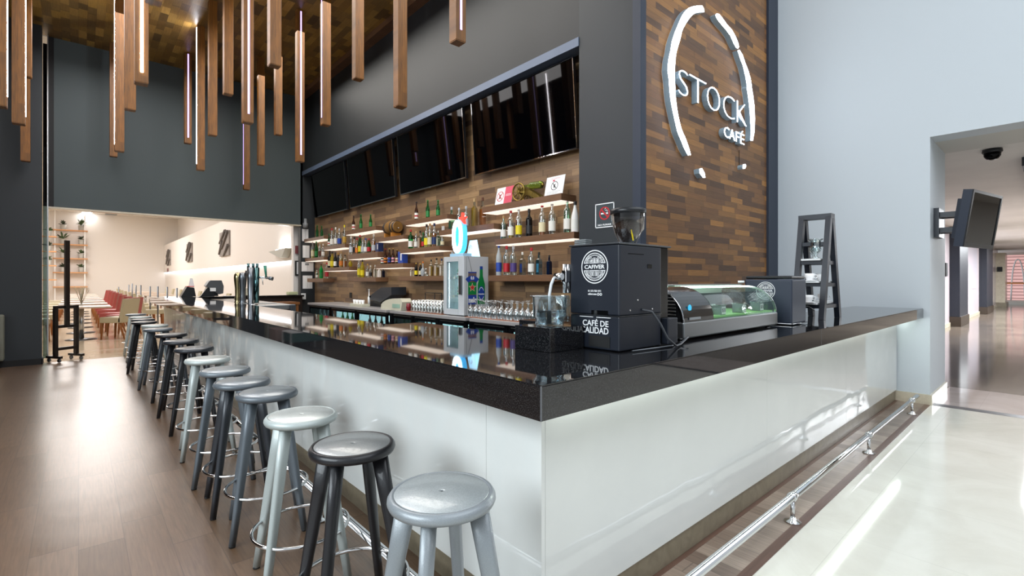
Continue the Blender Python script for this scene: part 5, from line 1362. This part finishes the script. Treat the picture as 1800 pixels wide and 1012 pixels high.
# wall lamp
t = thing('wall_lamp', (4.35, 15.4, 2.2), 'fan shaped white wall lamp shining upward on dining room wall', 'wall lamp')
ya, yb_ = YX(508, 4.4), YX(478, 4.4)
mb = MB(); mb.prism([(ya, 2.33), (yb_, 2.29), (ya+.35*(yb_-ya), 2.08), (ya+.2*(yb_-ya), 2.08)], lambda u, v, w: Vector((4.30+w, u, v)), .19); mb.build('shade', mat('lamp shade grey', 'b9bab2', .4), t)
MB().box(4.36, 4.46, ya+.2, yb_-.5, 2.318, 2.328).build('light_opening', 'lamp disc', t)
tag(MB().box(4.49, 4.499, 39.6, 40.4, 2.0, 2.25).build('wall_sign', 'maroon'), 'tiny far maroon sign at the corner of the dining room', 'sign')

# ======================= EASEL =======================
t = thing('easel', (-.2, 11.7, 0), 'dark wooden studio easel on casters in front of the opening', 'easel')
mw = mat('easel wood', '1e1713', .35)
E1, E2 = Vector((-.30, 11.55, 0)), Vector((-.075, 11.72, 0))
dv = (E2-E1); Lw = dv.length; dv.normalize(); nv = Vector((-dv.y, dv.x, 0))
fe = lambda u, v, w: E1+dv*u+nv*w+Vector((0, 0, v))
# world widths from the photo
W_ = .36
E1 = P(97.5, 630, Y=11.62); E2 = P(134, 628, Y=11.80); E1.z = E2.z = 0; dv = (E2-E1); W_ = dv.length; dv.normalize(); nv = Vector((-dv.y, dv.x, 0))
for u in (0, W_): obox(MB(), fe, u-.025, u+.025, .07, .98 if u else .93, -.03, .03).build('side_post', mw, t)
for (v0, v1, u0) in ((.93, .98, 0), (.59, .64, 0), (.20, .25, 0)):
    mb = MB()
    for q_ in range(1): obox(mb, fe, -.02, W_+.02, v0, v1, -.03, .03)
    mb.build('cross_rail', mw, t)
obox(MB(), fe, W_/2-.035, W_/2+.03, .60, 2.13, -.05, -.005).build('mast', mw, t)
obox(MB(), fe, W_/2-.045, W_/2-.02, .9, 1.48, -.075, -.05).build('mast_slide', mw, t)
for u in (-.02, W_+.0):
    for w in (-.12, .12): MB().rod(fe(u, .035, w)-dv*.012, fe(u, .035, w)+dv*.012, .033).build('caster', 'steel dark', t)
    obox(MB(), fe, u-.022, u+.022, .07, .11, -.17, .17).build('foot', mw, t)

# armchair and table at the left edge
t = thing('armchair', (-1.3, 10.9, 0), 'grey green high-backed armchair cut by the left edge', 'armchair')
mc = mat('sage cloth', '6e7065', .8, bump=.1)
MB().box(-1.75, -.90, 11.28, 11.46, .12, .87, .03, 3).build('backrest', mc, t)
MB().box(-1.70, -.95, 10.8, 11.27, .15, .42, .03, 3).build('seat', mat('dusty rose', '8f7a74', .8), t)
for x_ in (-1.65, -1.0):
    for y_ in (10.86, 11.38): MB().rod((x_, y_, .001), (x_, y_, .16), .02).build('leg', 'black plastic', t)
t = thing('glass_table', (-1.3, 10.3, 0), 'low white framed glass table at the left edge', 'table')
MB().box(-1.70, -1.02, 10.05, 10.62, .38, .40).build('table_top', 'white paint', t)
mb = MB(); mb.box(-1.70, -1.03, 10.06, 10.61, .20, .379); mb.build('glass_side', mat('teal glass', '2c5552', .1), t)
for x_ in (-1.69, -1.04):
    for y_ in (10.07, 10.59): MB().box(x_, x_+.02, y_, y_+.02, .0, .38).build('leg', 'white paint', t)

# ======================= DINING ROOM =======================
mat('beige leather', 'b5ab8f', .5); mat('red leather', 'a04a46', .5); mat('chair oak', '8a5222', .4); mat('table top pale', 'cdbcae', .3)
def make_chair(m_):
    t = thing('dining_chair', (0, 0, 0), 'x', 'chair', 'x')
    MB().box(-.25, .25, -.25, .25, .40, .54, .02, 2).build('seat', m_, t)
    mb = MB(); mb.prism([(.19, .42), (.27, .42), (.36, .98), (.30, .98)], lambda u, v, w: Vector((u, -.25+w, v)), .5); mb.build('backrest', m_, t)
    for x_, y_, dx in ((-.21, -.21, -.02), (-.21, .21, -.02), (.2, -.21, .12), (.2, .21, .12)):
        MB().rod((x_+dx, y_, .0), (x_, y_, .41), .018, .032, 8).build('leg', 'chair oak', t)
    return t
proto = {}
def chair(x, y, rz, col, lab, grp):
    if col not in proto: o = proto[col] = make_chair(col+' leather')
    else: o = copy_tree(proto[col])
    o.location = (x, y, 0); o.rotation_euler = (0, 0, rz); o['label'] = lab; o['group'] = grp
def make_table():
    t = thing('dining_table', (0, 0, 0), 'x', 'table', 'pale dining tables in a row')
    mb = MB(); mb.box(-.45, .55, -.45, .45, .76, .80, .01); mb.build('table_top', 'table top pale', t)
    MB().rod((0, 0, .02), (0, 0, .76), .05).build('pedestal', 'steel', t)
    MB().lathe([(.30, .001), (.30, .012), (.06, .03)], 28).build('base', 'steel dark', t)
    return t
tb = None
order = ['nearest', 'second', 'third', 'fourth', 'fifth', 'sixth', 'seventh', 'eighth']
for i in range(8):
    y = 15.7+i*2.0
    tb = make_table() if tb is None else copy_tree(tb)
    tb.location = (.05, y, 0); tb['label'] = '%s pale square dining table in the row beyond the easel' % order[i]
    chair(.72, y-.35, -.7 if i == 0 else -.3, 'beige' if i == 0 else 'red', '%s %s dining chair on the right side of the table row' % (order[i], 'beige' if i == 0 else 'red'), 'chairs at the table row')
    chair(-.75, y-.05, PI, 'beige', '%s beige dining chair on the left side of the table row' % order[i], 'chairs at the table row')
    if i == 0: chair(.86, y+.55, -.6, 'red', 'red dining chair peeking out right behind the nearest beige chair', 'chairs at the table row')
# far group on the right
for i in range(7):
    y = 18.5+i*2.6
    chair(1.72+.03*i, y, PI, 'beige', '%s beige chair in the left file of the far group behind the bar end' % order[i], 'beige chairs of the far group')
    chair(3.5, y+.3, 0, 'beige', '%s beige chair in the right file of the far group behind the bar end' % order[i], 'beige chairs of the far group')
    o = copy_tree(tb); o.location = (2.6, y+.1, 0); o['label'] = '%s pale table of the far group behind the bar end' % order[i]; o['group'] = 'tables of the far group'
# glass partition posts
for i, (px_, y0, y1, Yp) in enumerate(((208.5, 504, 523, 27.), (226.5, 500, 530, 26.), (232.5, 498, 530, 24.), (239, 501, 530, 22.), (247.5, 501, 528, 20.), (264, 503, 522, 18.5), (277.5, 503, 520, 17.), (294, 504, 520, 16.), (311, 506, 519, 15.))):
    p = P(px_, y0, Y=Yp)
    tag(MB().rod((p.x, p.y, .0), (p.x, p.y, 1.42-.4+.0 if p.z < 1 else p.z), .02).build('partition_post', 'steel dark'), '%s thin steel partition post counted from the left, beyond the bar' % (order+['ninth'])[i], 'post', 'thin partition posts')
# plant racks
def plant(x, y, z, kind, i, lab):
    t = thing('potted_plant', (x, y, z), lab, 'plant', 'potted plants on the far rack')
    r = .15; h = .32
    MB().lathe([(r*.85, z+.001), (r, z+h), (r*.9, z+h), (r*.8, z+.05)], 14, (x, y, 0), caps=False).build('pot', mat('pot grey', 'b7b5ae', .4), t)
    mb = MB(); rnd = random.Random(i)
    for k in range(22):
        a = rnd.uniform(0, 2*PI); e = rnd.uniform(.2, 1.3); L = rnd.uniform(.22, .42)*(1.4 if kind == 'big' else .9)
        d = Vector((math.cos(a)*math.cos(e), -abs(math.sin(a))*math.cos(e)*.6, math.sin(e)*1.))
        s_ = Vector((-math.sin(a), math.cos(a), 0))*.05
        b0 = Vector((x, y, z+h)); m_ = b0+d*L*.6; e_ = b0+d*L-Vector((0, 0, .06))
        mb.poly3([b0, m_-s_, e_]); mb.poly3([b0, e_, m_+s_])
    mb.build('foliage', mat('leaf green', '4c5f3c', .6) if i % 3 else mat('leaf dark', '3b4432', .6), t)
shelf_no = ['top', 'second', 'third', 'fourth', 'fifth']
t = thing('plant_rack', (-.4, 41.6, 0), 'tall rack of oak shelves between white posts on the far wall', 'rack')
for x_ in (-1.1, .30): MB().box(x_-.03, x_+.03, 41.5, 41.56, .0, 5.8).build('post', 'white paint', t)
m_oak = mat('shelf oak', 'd09a6a', .5)
zs = [4.62, 3.72, 2.84, 1.96, 1.06]
for k, z in enumerate(zs): MB().box(-1.2, .44, 41.4, 41.9, z-.07, z).build('shelf', m_oak, t)
n = 0
for k, z in enumerate(zs[:4]):
    for x_, nm in ((-.72, 'left'), (.12, 'right')):
        plant(x_, 41.65, z, 'big' if (k, nm) in ((0, 'right'), (2, 'left'), (1, 'left')) else 'small', n, 'potted plant on the %s shelf of the tall far rack, %s pot' % (shelf_no[k], nm)); n += 1
t = thing('plant_rack', (-1.7, 40.4, 0), 'second rack of oak shelves left of the tall one, partly behind the jamb', 'rack')
MB().box(-1.98, -1.92, 40.3, 40.36, 0, 5.8).build('post', 'white paint', t)
for k, z in enumerate([4.1, 3.2, 2.35, 1.5]): MB().box(-2.0, -1.0, 40.2, 40.7, z-.07, z).build('shelf', m_oak, t)
for k, z in enumerate([4.1, 3.2, 2.35]): plant(-1.36, 40.45, z, 'small', 20+k, 'potted plant on the %s shelf of the left partly hidden rack' % shelf_no[k])
# recessed ceiling lights in dining room
for i, (px_, py_) in enumerate(((153, 373.5), (110, 373), (195, 377))):
    p = P(px_, py_, Z=5.8)
    if i < 2: tag(MB().lathe([(.25, 5.785), (.25, 5.799)], 24, (p.x, p.y, 0)).build('ceiling_light', 'lamp disc'), ['starry bright round ceiling light at the top of the opening', 'dimmer round ceiling light left of the starry one'][i], 'ceiling light')
    else: tag(MB().box(p.x-.3, p.x+.3, p.y-.5, p.y+.5, 5.78, 5.799).build('ceiling_vent', 'grey plastic'), 'square grey vent in the dining room ceiling', 'vent')
# flowers on the tables
tag(MB().lathe([(.03, .801), (.02, .95), (.02, 1.1)], 12, (.05, 15.7, 0), caps=False).build('bud_vase', 'thin glass'), 'thin glass vase on the nearest dining table', 'vase')
mb = MB(); rnd = random.Random(3)
for k in range(16):
    a = rnd.uniform(0, 2*PI); r = rnd.uniform(.03, .16); mb.rod((.05, 15.7, .85), (.05+r*math.cos(a), 15.7+r*math.sin(a), 1.15+rnd.uniform(0, .15)), .004, n=4)
tag(mb.build('twig_bunch', mat('pale twigs', 'a59a80', .7)), 'pale dry twigs in the vase on the nearest dining table', 'twigs')

# ======================= LIGHT =======================
def area(name, loc, rot, sx, sy, e, col=(1, 1, 1)):
    l = bpy.data.lights.new(name, 'AREA'); l.shape = 'RECTANGLE'; l.size = sx; l.size_y = sy; l.energy = e; l.color = col
    o = bpy.data.objects.new(name, l); COL.objects.link(o); o.location = loc; o.rotation_euler = rot; return o
w = bpy.data.worlds.new('World'); scene.world = w; w.use_nodes = True
w.node_tree.nodes['Background'].inputs[0].default_value = (.90, .95, 1.0, 1)
w.node_tree.nodes['Background'].inputs[1].default_value = .62
struct('wall_unseen_dark', MB().box(-7.2, -7, 4.5, 11.5, 0, ZC), 'charcoal wall')  # unseen wall added to keep the television reflections dark
area('overhead_fill', (3.5, -3.5, 7.5), (math.radians(28), 0, 0), 9, 5, 340, (.90, .95, 1))  # unseen area light added overhead to brighten the hall
l_ = area('left_fill', (-5.5, 2., 4.2), (0, math.radians(-58), 0), 3, 6, 260, (.86, .95, 1)); l_.data.spread = math.radians(120)  # unseen fill added to brighten the left bar panels
for yy, e in ((16, 330), (24, 500), (34, 700)): area('dining_ceiling_light', (-1, yy, 5.7), (0, 0, 0), 6, 6, e, (1, .975, .965))
area('bar_fill', (2.8, 7, 5.4), (0, 0, 0), 1.6, 7, 170, (1, .95, .88))  # added fill over the bar, not a fixture of the ceiling
area('aisle_fill', (.4, 7, 5.4), (0, 0, 0), 1.2, 8, 190, (1, .97, .97))  # added fill above the stools, no lamp hangs here
area('corridor_fill', (23, -1, 3.0), (0, 0, 0), 18, 3, 2600, (.92, .96, 1))  # unseen fill added to lift the dark corridor
area('passage_fill', (8.0, -1.5, 3.0), (0, 0, 0), .6, 3, 12, (1, .98, .96))  # unseen weak fill added for the passage

# ======================= CAMERA =======================
cam = bpy.data.cameras.new('Camera'); co = bpy.data.objects.new('Camera', cam); COL.objects.link(co)
co.location = (0, 0, CAMZ); co.rotation_euler = (PI/2, 0, -math.atan2(SA, CA))
cam.sensor_width = 36; cam.lens = FPX/1800*36; cam.shift_y = -13/1800; cam.clip_start = .05; cam.clip_end = 200
scene.camera = co
scene.view_settings.view_transform = 'Standard'; scene.view_settings.look = 'None'
scene.view_settings.gamma = 1; scene.view_settings.exposure = .2; scene.view_settings.use_curve_mapping = False
try:
    c = scene.cycles
    c.max_bounces = 9; c.transmission_bounces = 8; c.transparent_max_bounces = 8; c.glossy_bounces = 5; c.diffuse_bounces = 4
    c.caustics_reflective = False; c.caustics_refractive = False; c.sample_clamp_indirect = 4
    c.use_denoising = True
except Exception: pass
